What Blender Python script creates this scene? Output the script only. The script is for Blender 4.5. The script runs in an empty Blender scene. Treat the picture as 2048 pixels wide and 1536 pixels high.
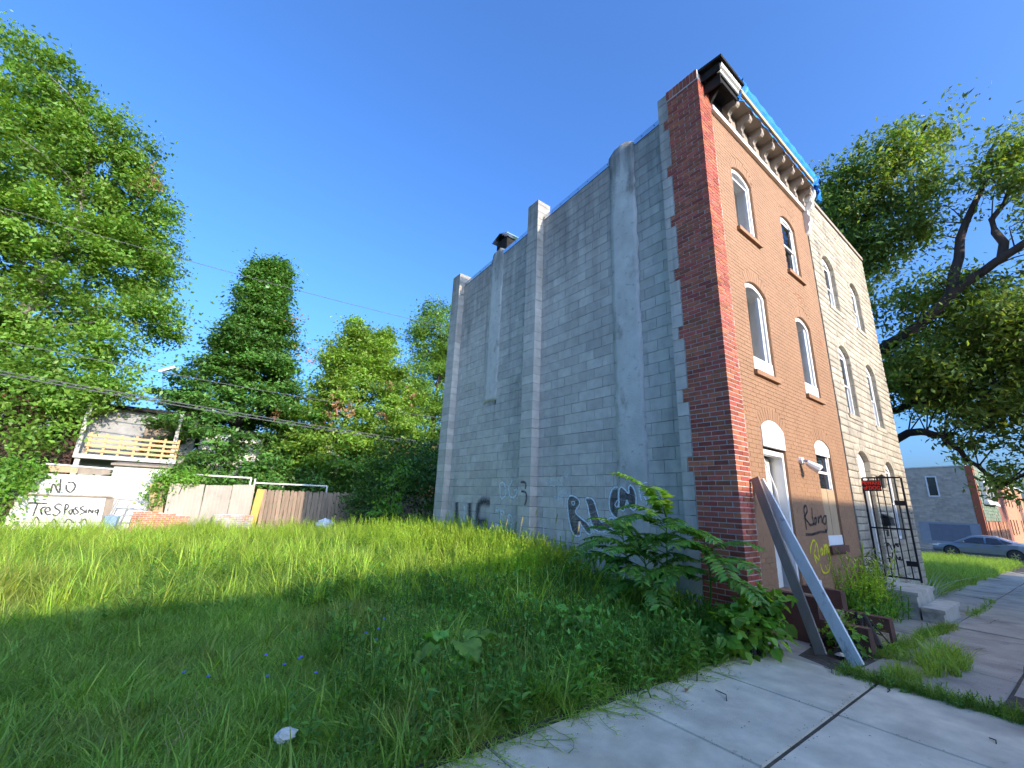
import bpy, math, random
import numpy as np
from mathutils import Vector, Matrix
from mathutils.geometry import tessellate_polygon
random.seed(7); RNG=np.random.default_rng(11)
SC=bpy.context.scene; COL=SC.collection
R=math.radians
# ---------------------------------------------------------------- camera
CAMP=Vector((-5.76,-2.675,1.5))
yaw,pit,rol=R(36.92),R(15.497),R(-2.42)
fwd=Vector((math.sin(yaw)*math.cos(pit),math.cos(yaw)*math.cos(pit),math.sin(pit)))
rt=Vector((math.cos(yaw),-math.sin(yaw),0)); dn=fwd.cross(rt)
r2=math.cos(rol)*rt+math.sin(rol)*dn; d2=-math.sin(rol)*rt+math.cos(rol)*dn
cd=bpy.data.cameras.new('camera'); cam=bpy.data.objects.new('camera',cd); COL.objects.link(cam)
cam.matrix_world=Matrix(((r2.x,-d2.x,-fwd.x,CAMP.x),(r2.y,-d2.y,-fwd.y,CAMP.y),(r2.z,-d2.z,-fwd.z,CAMP.z),(0,0,0,1)))
cd.lens=14.79; cd.sensor_width=36; cd.clip_start=.05; cd.clip_end=3000
SC.camera=cam
# ---------------------------------------------------------------- sky, sun, exposure
SUN_EL,SUN_PHI=R(19.7),R(4.6)
w=bpy.data.worlds.new('World'); SC.world=w; w.use_nodes=True
wn=w.node_tree.nodes; wl=w.node_tree.links
sky=wn.new('ShaderNodeTexSky'); sky.sky_type='NISHITA'; sky.sun_disc=False
sky.sun_elevation=SUN_EL; sky.sun_rotation=math.pi-SUN_PHI
sky.altitude=0; sky.air_density=1.0; sky.dust_density=4.5; sky.ozone_density=10.0
wl.new(sky.outputs[0],wn['Background'].inputs[0]); wn['Background'].inputs[1].default_value=.15
sd=bpy.data.lights.new('sun','SUN'); sd.energy=2.0; sd.angle=R(.53); sd.color=(1,.86,.68)
sun=bpy.data.objects.new('sun',sd); COL.objects.link(sun)
tosun=Vector((math.sin(SUN_PHI)*math.cos(SUN_EL),-math.cos(SUN_PHI)*math.cos(SUN_EL),math.sin(SUN_EL)))
sun.rotation_euler=tosun.to_track_quat('Z','Y').to_euler(); sun.location=tosun*60
vs=SC.view_settings; vs.view_transform='Standard'; vs.look='None'; vs.exposure=1.75; vs.gamma=1; vs.use_curve_mapping=False
cy_=SC.cycles; cy_.max_bounces=5; cy_.diffuse_bounces=3; cy_.glossy_bounces=2; cy_.transmission_bounces=3; cy_.transparent_max_bounces=8; cy_.caustics_reflective=False; cy_.caustics_refractive=False; cy_.adaptive_threshold=.02
# ---------------------------------------------------------------- helpers
class G:
    def __init__(s): s.v=[]; s.f=[]; s.r=[]
    def add(s,vs,fs,rnd=None):
        b=len(s.v); s.v+=[tuple(p) for p in vs]; s.f+=[tuple(b+i for i in q) for q in fs]
        s.r+=[random.random() if rnd is None else rnd]*len(fs); return s
    def box(s,x0,x1,y0,y1,z0,z1,rnd=None):
        return s.add([(x0,y0,z0),(x1,y0,z0),(x1,y1,z0),(x0,y1,z0),(x0,y0,z1),(x1,y0,z1),(x1,y1,z1),(x0,y1,z1)],
            [(3,2,1,0),(4,5,6,7),(0,1,5,4),(1,2,6,5),(2,3,7,6),(3,0,4,7)],rnd)
    def obox(s,c,size,M,rnd=None):
        c=Vector(c); a,b,d=[x/2 for x in size]
        P=[c+M@Vector((x*a,y*b,z*d)) for z in(-1,1) for (x,y) in((-1,-1),(1,-1),(1,1),(-1,1))]
        return s.add(P,[(3,2,1,0),(4,5,6,7),(0,1,5,4),(1,2,6,5),(2,3,7,6),(3,0,4,7)],rnd)
    def beam(s,a,b,w,t,up=(0,0,1),rnd=None):
        a=Vector(a);b=Vector(b);z=(b-a);L=z.length;z/=L;u=Vector(up)
        if abs(z.dot(u))>.98:u=Vector((1,0,0))
        x=u.cross(z).normalized();y=z.cross(x)
        return s.obox((a+b)/2,(w,t,L),Matrix((x,y,z)).transposed(),rnd)
    def prism(s,poly,vec,rnd=None):
        n=len(poly);v=Vector(vec);P=[Vector(p) for p in poly]
        tris=tessellate_polygon([P])
        F=[tuple(t) for t in tris]+[tuple(i+n for i in reversed(t)) for t in tris]
        F+=[(i,(i+1)%n,(i+1)%n+n,i+n) for i in range(n)]
        return s.add(P+[p+v for p in P],F,rnd)
    def tube(s,pts,rad,n=6,cap=True,rnd=None):
        P=[Vector(p) for p in pts];m=len(P)
        if not hasattr(rad,'__len__'):rad=[rad]*m
        V=[];up=Vector((.13,.21,.97));F=[]
        for i in range(m):
            t=(P[min(i+1,m-1)]-P[max(i-1,0)]).normalized()
            if abs(t.dot(up))>.95: a=t.cross(Vector((1,0,0))).normalized()
            else: a=t.cross(up).normalized()
            b=t.cross(a)
            V+=[P[i]+rad[i]*(math.cos(2*math.pi*k/n)*a+math.sin(2*math.pi*k/n)*b) for k in range(n)]
        for i in range(m-1):
            F+=[(i*n+k,i*n+(k+1)%n,(i+1)*n+(k+1)%n,(i+1)*n+k) for k in range(n)]
        if cap: F+=[tuple(range(n)),tuple((m-1)*n+k for k in reversed(range(n)))]
        return s.add(V,F,rnd)
    def build(s,name,m,parent=None,smooth=False,**kw):
        me=bpy.data.meshes.new(name); me.from_pydata(s.v,[],s.f); me.update()
        at=me.attributes.new('rnd','FLOAT','FACE'); at.data.foreach_set('value',np.array(s.r,dtype=np.float32))
        if smooth: me.polygons.foreach_set('use_smooth',[True]*len(me.polygons))
        return link(name,me,m,parent,**kw)
def link(name,me,m,parent=None,label=None,cat=None,group=None,kind=None):
    o=bpy.data.objects.new(name,me); COL.objects.link(o)
    if m is not None and len(me.materials)==0: me.materials.append(m)
    if parent is not None:
        o.parent=parent
        if parent.type=='EMPTY': o.matrix_parent_inverse=Matrix.Translation(-parent.location)
    return tag(o,label,cat,group,kind)
def tag(o,label=None,cat=None,group=None,kind=None):
    if label:o['label']=label
    if cat:o['category']=cat
    if group:o['group']=group
    if kind:o['kind']=kind
    return o
def thing(name,label,cat,loc,group=None):
    o=bpy.data.objects.new(name,None); COL.objects.link(o); o.location=loc; o.empty_display_size=.2
    return tag(o,label,cat,group)
def npmesh(name,V,quads,rnd=None,k=4):
    V=np.asarray(V,dtype=np.float32);Q=np.asarray(quads,dtype=np.int32);n=len(Q)
    me=bpy.data.meshes.new(name); me.vertices.add(len(V)); me.vertices.foreach_set('co',V.ravel())
    me.loops.add(n*k); me.loops.foreach_set('vertex_index',Q.ravel())
    me.polygons.add(n); me.polygons.foreach_set('loop_start',np.arange(n,dtype=np.int32)*k)
    if rnd is not None:
        at=me.attributes.new('rnd','FLOAT','FACE'); at.data.foreach_set('value',np.asarray(rnd,dtype=np.float32))
    me.update(); me.validate(); return me
BOXM={}
def piece(name,parent,ctr,size,m,rz=0,rx=0,shape='box'):
    """one brick / block / plank: shares one unit mesh per material"""
    key=(shape,m.name)
    if key not in BOXM:
        g=G()
        if shape=='box': g.box(-.5,.5,-.5,.5,-.5,.5,.5)
        else:  # rough stone: bulging front towards -y
            g.add([(-.5,.5,-.5),(.5,.5,-.5),(.5,.5,.5),(-.5,.5,.5),(-.5,-.25,-.5),(.5,-.25,-.5),(.5,-.25,.5),(-.5,-.25,.5),(-.44,-.5,-.33),(.45,-.45,-.36),(.43,-.52,.34),(-.45,-.42,.36)],
              [(0,4,5,1),(1,5,6,2),(2,6,7,3),(3,7,4,0),(4,8,9,5),(5,9,10,6),(6,10,11,7),(7,11,8,4),(8,11,10,9)],.5)
        me=bpy.data.meshes.new('unit_'+name); me.from_pydata(g.v,[],g.f); me.materials.append(m); BOXM[key]=me
    o=bpy.data.objects.new(name,BOXM[key]); COL.objects.link(o)
    o.parent=parent
    if parent.type=='EMPTY': o.matrix_parent_inverse=Matrix.Translation(-parent.location)
    o.location=ctr; o.scale=size; o.rotation_euler=(rx,0,rz)
    return o
# ---------------------------------------------------------------- materials
def mat(name,col,rough=.85,var=.15,scale=6.,bump=.2,bscale=40.,rnd=None,ramt=.2,spec=.3,metal=0.,stains=(),trans=0.,tcol=None,stretch=None,hue=0.,coat=0.,alpha=None,zst=None):
    m=bpy.data.materials.new(name); m.use_nodes=True; nt=m.node_tree; N=nt.nodes; L=nt.links
    bs=N['Principled BSDF']; out=N['Material Output']
    pos=N.new('ShaderNodeNewGeometry').outputs['Position']
    def noise(sc,det=4,st=None,rg=.55):
        t=N.new('ShaderNodeTexNoise'); t.inputs['Scale'].default_value=sc; t.inputs['Detail'].default_value=det; t.inputs['Roughness'].default_value=rg
        if st:
            mp=N.new('ShaderNodeMapping'); mp.inputs['Scale'].default_value=st; L.new(pos,mp.inputs['Vector']); L.new(mp.outputs[0],t.inputs['Vector'])
        else: L.new(pos,t.inputs['Vector'])
        return t.outputs['Fac']
    def mix(fac,a,b,mode='MIX'):
        x=N.new('ShaderNodeMix'); x.data_type='RGBA'; x.blend_type=mode
        for sock,val in ((x.inputs['Factor'],fac),(x.inputs['A'],a),(x.inputs['B'],b)):
            if isinstance(val,(int,float)): sock.default_value=val
            elif isinstance(val,tuple): sock.default_value=(*val[:3],1)
            else: L.new(val,sock)
        return x.outputs['Result']
    def mrange(v,a,b,c,d):
        r=N.new('ShaderNodeMapRange'); r.inputs[1].default_value=a;r.inputs[2].default_value=b;r.inputs[3].default_value=c;r.inputs[4].default_value=d
        L.new(v,r.inputs[0]); return r.outputs[0]
    def value(fac,c):
        h=N.new('ShaderNodeHueSaturation'); L.new(c,h.inputs['Color']); L.new(fac,h.inputs['Value']); return h
    c=mix(mrange(noise(scale,5,stretch),.3,.7,0,1),tuple(x*(1-var) for x in col),tuple(min(1,x*(1+var)) for x in col))
    if rnd:
        if rnd=='obj': r=N.new('ShaderNodeObjectInfo').outputs['Random']
        else:
            a=N.new('ShaderNodeAttribute'); a.attribute_name='rnd'; r=a.outputs['Fac']
        h=value(mrange(r,0,1,1-ramt,1+ramt),c)
        if hue:
            wn_=N.new('ShaderNodeMath'); wn_.operation='MULTIPLY'; wn_.inputs[1].default_value=7.31; L.new(r,wn_.inputs[0])
            fr=N.new('ShaderNodeMath'); fr.operation='FRACT'; L.new(wn_.outputs[0],fr.inputs[0])
            L.new(mrange(fr.outputs[0],0,1,.5-hue,.5+hue),h.inputs['Hue'])
        c=h.outputs[0]
    for (scol,ssc,lo,hi,amt,st) in stains:
        c=mix(mrange(noise(ssc,6,st,.62),lo,hi,0,amt),c,scol)
    if zst:   # soot and algae washed down from the wall top, broken up by streaky noise
        sz=N.new('ShaderNodeSeparateXYZ'); L.new(pos,sz.inputs[0]); h_=mrange(sz.outputs[2],zst[0],zst[1],-.28,.30)
        ad=N.new('ShaderNodeMath'); ad.operation='ADD'; L.new(h_,ad.inputs[0]); L.new(noise(zst[4],6,(1,2.6,.33),.6),ad.inputs[1])
        c=mix(mrange(ad.outputs[0],.48,.78,0,zst[3]),c,zst[2])
    L.new(c,bs.inputs['Base Color'])
    bs.inputs['Roughness'].default_value=rough; bs.inputs['Specular IOR Level'].default_value=spec; bs.inputs['Metallic'].default_value=metal
    if coat: bs.inputs['Coat Weight'].default_value=coat
    if bump:
        b=N.new('ShaderNodeBump'); b.inputs['Strength'].default_value=bump; b.inputs['Distance'].default_value=.02
        L.new(noise(bscale,6),b.inputs['Height']); L.new(b.outputs[0],bs.inputs['Normal'])
    if trans:
        t=N.new('ShaderNodeBsdfTranslucent'); x=N.new('ShaderNodeMixShader'); x.inputs[0].default_value=trans
        L.new(mix(1.0,c,tcol or (1.6,1.5,.7),'MULTIPLY'),t.inputs['Color'])
        L.new(bs.outputs[0],x.inputs[1]); L.new(t.outputs[0],x.inputs[2]); L.new(x.outputs[0],out.inputs['Surface'])
    if alpha:   # soft edged spray paint: uv.x runs -1..1 across the stroke
        uv=N.new('ShaderNodeUVMap'); sx=N.new('ShaderNodeSeparateXYZ'); L.new(uv.outputs[0],sx.inputs[0])
        ab=N.new('ShaderNodeMath'); ab.operation='ABSOLUTE'; L.new(sx.outputs[0],ab.inputs[0])
        f=mrange(ab.outputs[0],alpha[1],1,1,0); mu=N.new('ShaderNodeMath'); mu.operation='MULTIPLY'; L.new(f,mu.inputs[0])
        L.new(mrange(noise(22,5),.25,.6,alpha[0]*.45,alpha[0]),mu.inputs[1]); L.new(mu.outputs[0],bs.inputs['Alpha'])
    return m
def glass(name,col=(.02,.025,.03),rough=.03):
    m=bpy.data.materials.new(name); m.use_nodes=True; b=m.node_tree.nodes['Principled BSDF']
    b.inputs['Base Color'].default_value=(*col,1); b.inputs['Roughness'].default_value=rough; b.inputs['Specular IOR Level'].default_value=.9; return m
M={}
MORT=(.56,.53,.49)
M['brick']=mat('red_brick',(.36,.098,.055),.85,.18,9,.35,60,'obj',.32,hue=.012,stains=[((.16,.12,.11),2.2,.62,.75,.55,None)])
M['brick_j']=mat('red_brick_joined',(.36,.098,.055),.85,.18,9,.35,60,'attr',.32,hue=.012,stains=[((.16,.12,.11),2.2,.62,.75,.55,None)])
M['mortar']=mat('mortar',MORT,.95,.12,12,.3,80)
_bst=[((.17,.16,.15),.8,.55,.8,.6,(1,1.6,.35)),((.58,.57,.54),1.3,.56,.75,.4,None),((.27,.21,.15),2.5,.64,.8,.45,(1,2.2,.3)),((.11,.105,.10),1.5,.60,.78,.55,(1,3.2,.18)),((.30,.29,.27),9,.58,.75,.4,None)]
M['block']=mat('concrete_block',(.53,.49,.425),.95,.12,5,.45,120,'obj',.12,stains=_bst,zst=(3.5,9.0,(.15,.14,.125),.55,1.1))
M['block_j']=mat('concrete_block_joined',(.53,.49,.425),.95,.12,5,.45,120,'attr',.12,stains=_bst,zst=(3.5,9.0,(.15,.14,.125),.55,1.1))
M['block_mortar']=mat('block_mortar',(.36,.35,.33),.95,.25,3,.3,80,stains=[((.06,.06,.06),1.6,.52,.60,.85,(1,1,2.5))])
M['stucco']=mat('stucco',(.60,.57,.51),.95,.12,3,.5,30,stains=[((.17,.12,.08),2.4,.56,.74,.8,(1,1,.6)),((.30,.285,.26),.8,.5,.7,.5,(1,1,.5)),((.22,.15,.09),6,.6,.7,.6,(1,1,1.6))],zst=(6.5,8.9,(.12,.115,.10),.75,1.6))
M['brown']=mat('brown_paint',(.31,.172,.092),.75,.08,2,.25,90,'attr',.03,stains=[((.22,.115,.07),1.3,.55,.8,.4,None),((.17,.08,.05),14,.66,.74,.5,(1,1,3))])
M['brown_flake']=mat('flaked_brick',(.42,.17,.08),.9,.2,8,.3,60)
M['brown_dark']=mat('brown_paint_worn',(.13,.06,.042),.8,.25,6,.4,50,stains=[((.34,.25,.17),9,.66,.72,.5,None)])
M['stone']=mat('form_stone',(.40,.345,.255),.95,.14,6,.5,45,'obj',.14,stains=[((.19,.17,.145),1.6,.50,.74,.75,None),((.13,.12,.105),6,.58,.74,.6,(1,1,2.2))])
M['stone_j']=mat('form_stone_joined',(.40,.345,.255),.95,.14,6,.5,45,'attr',.14,stains=[((.19,.17,.145),1.6,.50,.74,.75,None),((.13,.12,.105),6,.58,.74,.6,(1,1,2.2))])
M['stone_mortar']=mat('form_stone_joint',(.19,.165,.135),.95,.2,9,.3,60)
M['white']=mat('white_paint',(.74,.73,.70),.5,.05,5,.05,30,stains=[((.45,.42,.36),3,.66,.8,.4,None)])
M['white_worn']=mat('worn_white_paint',(.66,.64,.58),.7,.08,4,.2,40,stains=[((.28,.24,.19),4,.6,.75,.6,None)])
M['inner']=mat('interior_plaster',(.80,.79,.76),.9,.03,2,.1,20)
M['tan']=mat('weathered_tan_paint',(.33,.27,.21),.8,.15,5,.25,40,stains=[((.12,.10,.085),3,.6,.75,.6,None)])
M['burnt']=mat('charred_wood',(.018,.016,.014),.9,.5,8,.6,50,stains=[((.10,.06,.04),6,.66,.74,.5,None)])
M['timber']=mat('new_timber',(.55,.34,.16),.7,.12,6,.15,60,stretch=(1,8,8))
M['board_grey']=mat('painted_board_grey',(.70,.68,.63),.6,.08,3,.1,40,stains=[((.13,.10,.08),2.2,.60,.68,.75,None),((.33,.29,.24),5,.55,.75,.5,(3,3,.6))])
M['board_brown']=mat('weathered_board_brown',(.27,.215,.165),.8,.15,3,.3,50,stretch=(3,3,1),stains=[((.30,.26,.2),4,.62,.75,.4,(4,4,1))])
M['plywood']=mat('plywood',(.42,.29,.17),.75,.12,5,.15,50,stretch=(6,6,.7))
M['metal']=mat('galvanised_flashing',(.62,.66,.70),.22,.05,3,.02,20,metal=1.0)
M['dark_metal']=mat('black_iron',(.018,.018,.02),.55,.2,8,.1,60)
M['concrete']=mat('pavement_concrete',(.60,.52,.375),.92,.17,4.5,.35,130,'attr',.09,stains=[((.40,.34,.25),1.0,.46,.70,.85,None),((.58,.56,.53),2.3,.60,.8,.4,(1,3,1)),((.42,.29,.15),.7,.52,.76,.6,None),((.22,.20,.17),5.5,.66,.72,.5,None),((.10,.09,.08),26,.72,.75,.6,None)])
M['old_concrete']=mat('old_concrete',(.36,.315,.25),.95,.16,2.2,.8,60,'attr',.12,stains=[((.15,.135,.115),1.7,.52,.72,.7,None),((.10,.12,.05),3.1,.64,.74,.5,None)])
M['joint']=mat('joint_dirt',(.075,.062,.045),1,.4,9,.4,60)
M['asphalt']=mat('asphalt',(.055,.055,.055),.9,.2,5,.4,150)
M['soil']=mat('soil',(.17,.14,.07),1,.4,3,.6,30,stains=[((.07,.10,.025),.7,.4,.6,.7,None)])
M['tarp']=mat('blue_tarp',(.012,.20,.60),.55,.12,4,.1,25,spec=.3)
def leafm(name,col,ramt=.35,trans=.35,rough=.45,hue=.02,spec=.35,tcol=(1.7,1.6,.6),stains=()):
    return mat(name,col,rough,.22,.9,0,1,'attr',ramt,spec=spec,trans=trans,tcol=tcol,hue=hue,stains=stains)
# ================================================================ THE SETTING
def sst(a,b,x):
    t=min(1,max(0,(x-a)/(b-a))); return t*t*(3-2*t)
def gx(x): return -.045*min(max(x,0),5)-.0215*max(0,min(x,36)-5)
def gz(x,y):
    z=gx(x)
    if y>0:
        z+=.26*math.exp(-((x+.2)/2.6)**2)*sst(1.5,5,y)*(1-sst(9.5,15,y))*(1 if x<4 else 0)
        z+=.05*math.sin(x*1.3+y*.7)*math.sin(y*.9-x*.4)*sst(0,3,y)*(1-sst(0,2,x))
        z-=.04*sst(11,16,y)
    return z
def ground():
    xs=np.unique(np.concatenate([np.arange(-16,14.01,.5),np.arange(14,50,2),np.array([-900,-400,-150,-70,-40,-28,-20,60,90,150,400,900])]))
    ys=np.unique(np.concatenate([[-900,-400,-150,-70,-40,-24,-15],np.arange(-14,-.1,1),np.arange(0,20.1,.5),[22,25,30,45,80,150,400,900]]))
    V=[];F=[]
    for y in ys:
        for x in xs:
            z=gz(x,y)-.06-(.16 if y<.0 else 0)
            V.append((x,y,z))
    n=len(xs)
    for j in range(len(ys)-1):
        for i in range(n-1): F.append((j*n+i,j*n+i+1,(j+1)*n+i+1,(j+1)*n+i))
    g=G(); g.add(V,F,.5); g.build('ground',M['soil'],smooth=True,kind='structure')
ground()
def slab_rows(base,xb,yb,m,jig):
    for i in range(len(xb)-1):
        for j in range(len(yb)-1):
            x0,x1=xb[i]+.006,xb[i+1]-.006; jw=.014 if m is M['concrete'] else .010; y0,y1=yb[j+1]+jw,yb[j]-jw
            t=[random.uniform(-jig,jig) for _ in range(4)]
            top=[(x0,y0,gx(x0)+t[0]),(x1,y0,gx(x1)+t[1]),(x1,y1,gx(x1)+t[2]),(x0,y1,gx(x0)+t[3])]
            g=G(); e=.006
            inn=[(x0+e,y0+e,top[0][2]),(x1-e,y0+e,top[1][2]),(x1-e,y1-e,top[2][2]),(x0+e,y1-e,top[3][2])]
            low=[(p[0],p[1],p[2]-.012) for p in top]; bot=[(p[0],p[1],p[2]-.1) for p in top]
            F=[(0,1,2,3)]+[(4+k,4+(k+1)%4,(k+1)%4,k) for k in range(4)]+[(8+k,8+(k+1)%4,4+(k+1)%4,4+k) for k in range(4)]
            g.add(inn+low+bot,F,random.random()); g.build('paving_slab',m,base)
def strip(name,m,xs,y0,y1,dz,kind='structure'):
    g=G(); V=[];F=[]
    for x in xs: V+=[(x,y0,gx(x)+dz),(x,y1,gx(x)+dz)]
    for i in range(len(xs)-1): F.append((2*i,2*i+2,2*i+3,2*i+1))
    g.add(V,F,.5); return g.build(name,m,kind=kind)
lin=[-60,-30,-16,-8,0,1,2,3,4,5,10,20,34,60,120]
sw=strip('sidewalk',M['joint'],[x for x in lin if x<=34],-3.3,-.02,-.012)
slab_rows(sw,[-15.4,-14.1,-12.8,-11.5,-10.25,-9,-7.7,-6.4,-5.15,-3.9,-2.62,-1.36,-.2],[-.1,-1.2,-2.3,-3.3],M['concrete'],.002)
slab_rows(sw,[-.2,1.35,3.1,4.9,6.75,8.6,10.4,12.2,14,15.8,17.6,19.4,21.2,23,25],[-.03,-.98,-1.95,-3.3],M['old_concrete'],.014)
road=strip('road',M['asphalt'],lin,-11,-3.46,-.14)
kerb=G()
for i in range(len(lin)-1):
    a,b=lin[i],lin[i+1]
    for (y0,y1) in ((-3.46,-3.305),(-11.15,-11.0)):
        V=[(a,y0,gx(a)-.2),(b,y0,gx(b)-.2),(b,y1,gx(b)-.2),(a,y1,gx(a)-.2),(a,y0,gx(a)+.004),(b,y0,gx(b)+.004),(b,y1,gx(b)+.004),(a,y1,gx(a)+.004)]
        kerb.add(V,[(4,5,6,7),(0,1,5,4),(2,3,7,6)],.5)
kerb.build('kerb',M['old_concrete'],kind='structure')
strip('far_sidewalk',M['old_concrete'],lin,-13.9,-11.16,-.004)
# cross street on the right
g=G(); g.add([(33,-60,-.885),(40.6,-60,-.885),(40.6,120,-.885),(33,120,-.885)],[(0,1,2,3)],.5); g.build('cross_street',M['asphalt'],kind='structure')
g=G(); g.box(40.62,41.9,1.5,60,-1.0,-.72,.5); g.build('corner_pavement',M['old_concrete'],kind='structure')
# alley behind the lot
g=G(); g.box(-60,9,17.0,17.1,-.3,-.02,.5); g.build('alley_edge',M['old_concrete'],kind='structure')
# ------------------------------------------------- wall with arched holes
def arch(x0,x1,z0,zs,rise,n=9):
    """outline, counter-clockwise seen from the front: bottom-left, bottom-right, up, arch, down"""
    P=[(x0,z0),(x1,z0)]
    if rise<=0: return P+[(x1,zs),(x0,zs)]
    w=(x1-x0)/2; rad=(w*w+rise*rise)/(2*rise); c=(x0+x1)/2; zc=zs+rise-rad; a=math.asin(min(1,w/rad))
    for i in range(n+1):
        t=a-2*a*i/n; P.append((c+rad*math.sin(t),zc+rad*math.cos(t)))
    return P
def holed_wall(name,m,parent,outer,holes,fmap,thick,**kw):
    loops=[[Vector((u,v,0)) for u,v in outer]]+[[Vector((u,v,0)) for u,v in h] for h in holes]
    flat=[p for l in loops for p in l]; n=len(flat)
    tr=tessellate_polygon(loops); g=G()
    V=[fmap(p.x,p.y,0) for p in flat]+[fmap(p.x,p.y,thick) for p in flat]
    F=[tuple(t) for t in tr]+[tuple(i+n for i in reversed(t)) for t in tr]
    b=0
    for l in loops:
        k=len(l)
        F+=[(b+i,b+(i+1)%k,b+(i+1)%k+n,b+i+n) for i in range(k)]; b+=k
    g.add(V,F,.5); return g.build(name,m,parent,**kw)
def arch_ring(g,o,i_,y0,y1):
    """solid frame between two outlines of equal length, from y0 (front) to y1"""
    k=len(o)
    V=[(u,y0,v) for u,v in o]+[(u,y0,v) for u,v in i_]+[(u,y1,v) for u,v in o]+[(u,y1,v) for u,v in i_]
    F=[]
    for a in range(k):
        b=(a+1)%k
        F+=[(a,b,k+b,k+a),(2*k+b,2*k+a,3*k+a,3*k+b),(k+a,k+b,3*k+b,3*k+a),(b,a,2*k+a,2*k+b)]
    g.add(V,F,.5)
def shrink(x0,x1,z0,zs,rise,d):
    return arch(x0+d,x1-d,z0+d,zs-(0 if rise>0 else d),max(0,rise-d) if rise>0 else 0)
# ------------------------------------------------- row houses on the other side of the street (they shade the lot)
M['row_brick']=mat('row_brick',(.25,.10,.07),.9,.15,4,.3,40)
M['pane']=glass('window_glass')
def opposite(x0,x1,y,h,idx,label):
    b=gx((x0+x1)/2)
    t=thing('row_house',label,'house',((x0+x1)/2,y,b),'row houses across the street')
    W=x1-x0; H=[]
    for u in (.2,.5,.8):
        for z in (.9,3.9):
            if u==.5 and z==.9: H.append([(x0+u*W-.5,b+.3),(x0+u*W+.5,b+.3),(x0+u*W+.5,b+2.6),(x0+u*W-.5,b+2.6)])
            else: H.append([(x0+u*W-.45,b+z),(x0+u*W+.45,b+z),(x0+u*W+.45,b+z+1.6),(x0+u*W-.45,b+z+1.6)])
    holed_wall('wall',M['row_brick'],t,[(x0,b-.3),(x1,b-.3),(x1,h-.25),(x0,h-.25)],H,lambda u,v,d:(u,y-d,v),.3)
    for hh in H:
        g=G(); g.box(hh[0][0]+.01,hh[1][0]-.01,y-.2,y-.15,hh[0][1]+.01,hh[2][1]-.01); 
        o=g.build('door' if hh[2][1]-hh[0][1]>2 else 'window',M['white_worn'] if hh[2][1]-hh[0][1]>2 else M['pane'],t)
    g=G(); g.box(x0,x1,y-9,y-.301,b-.3,h-.5); g.build('body',M['row_brick'],t)
    g=G(); g.box(x0+.01,x1-.01,y-.3,y+.25,h-.249,h); g.build('cornice',M['white_worn'],t)
    g=G(); g.box(x0+.012*W,x1-.012*W,y-8.99,y-.302,h-.499,h-.35); g.build('roof',M['asphalt'],t)
ORD='first second third fourth fifth sixth seventh eighth ninth tenth'.split()
xs=[-36,-30.2,-24.4,-18.6,-12.8,-7,-1.2,4.6,10.4,16.2,22.6]
for i in range(len(xs)-1):
    opposite(xs[i],xs[i+1]-.01,-14,6.68,i,'red brick row house across the street, '+ORD[len(xs)-2-i]+' from the cross street corner')
for i in range(3):
    opposite(41+i*6,46.99+i*6,-14,6.4,i,'red brick row house beyond the cross street, '+ORD[i]+' from its corner')
# ================================================================ THE BROWN HOUSE WITH THE BLOCK SIDE WALL
TZ=lambda y: 8.62-.082*(y-.9)          # top of the block wall, falling to the rear
HB=thing('row_house','three storey row house with brown painted front, red brick corner and grey block side wall','house',(2.3,4.2,0))
def near_first(L,key): return sorted(L,key=key)
def pdist(c): return (Vector(c)-CAMP).length
def lay(u0,u1,z0,z1,Lb,h,j,off,openings=(),ragged=0):
    """running bond inside a rectangle; yields (ua,ub,za,zb). openings: functions z->list of (a,b) to leave free"""
    out=[]; n=int(round((z1-z0)/h))
    for k in range(n):
        za=z0+k*h+j/2; zb=z0+(k+1)*h-j/2; zm=(za+zb)/2
        s=u0-((k%2)*off)*Lb; iv=[(u0,u1)]
        for o in openings:
            for (a,b) in o(za,zb):
                nv=[]
                for (p,q) in iv:
                    if b<=p or a>=q: nv.append((p,q))
                    else:
                        if a>p: nv.append((p,a))
                        if b<q: nv.append((b,q))
                iv=nv
        while s<u1:
            e=s+Lb
            for (p,q) in iv:
                a,b=max(s,p),min(e,q)
                if b-a>.035: out.append((a+(j/2 if a==s else .002),b-(j/2 if b==e else .002),za,zb))
            s=e
    return out
# ---- solid core of the side wall (mortar surface of the joints), other walls, roof
sw_=G()
for (a,b) in ((.79,4.21),(4.61,7.96)):
    P=[(.206,a,-.3),(.206,b,-.3),(.206,b,TZ(b)-.02),(.206,a,TZ(a)-.02)]
    sw_.prism(P,(.2,0,0),.5)
SIDE=sw_.build('block_wall',M['block_mortar'],HB)
g=G(); g.prism([(.407,.3,-.3),(.407,8.38,-.3),(.407,8.38,TZ(8.38)-.1),(.407,.3,TZ(.3)-.1)],(.05,0,0),.5)
g.prism([(4.56,.3,-.3),(4.56,8.38,-.3),(4.56,8.38,TZ(8.38)-.1),(4.56,.3,TZ(.3)-.1)],(.1,0,0),.5)
g.box(.46,4.555,8.1,8.38,-.3,7.6,.5); g.build('party_wall',M['inner'],HB)
g=G(); g.prism([(.21,.33,TZ(.3)-.26),(.21,8.4,TZ(8.4)-.26),(.21,8.4,TZ(8.4)-.08),(.21,.33,TZ(.3)-.08)],(4.48,0,0),.5); g.build('roof',M['asphalt'],HB)
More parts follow.
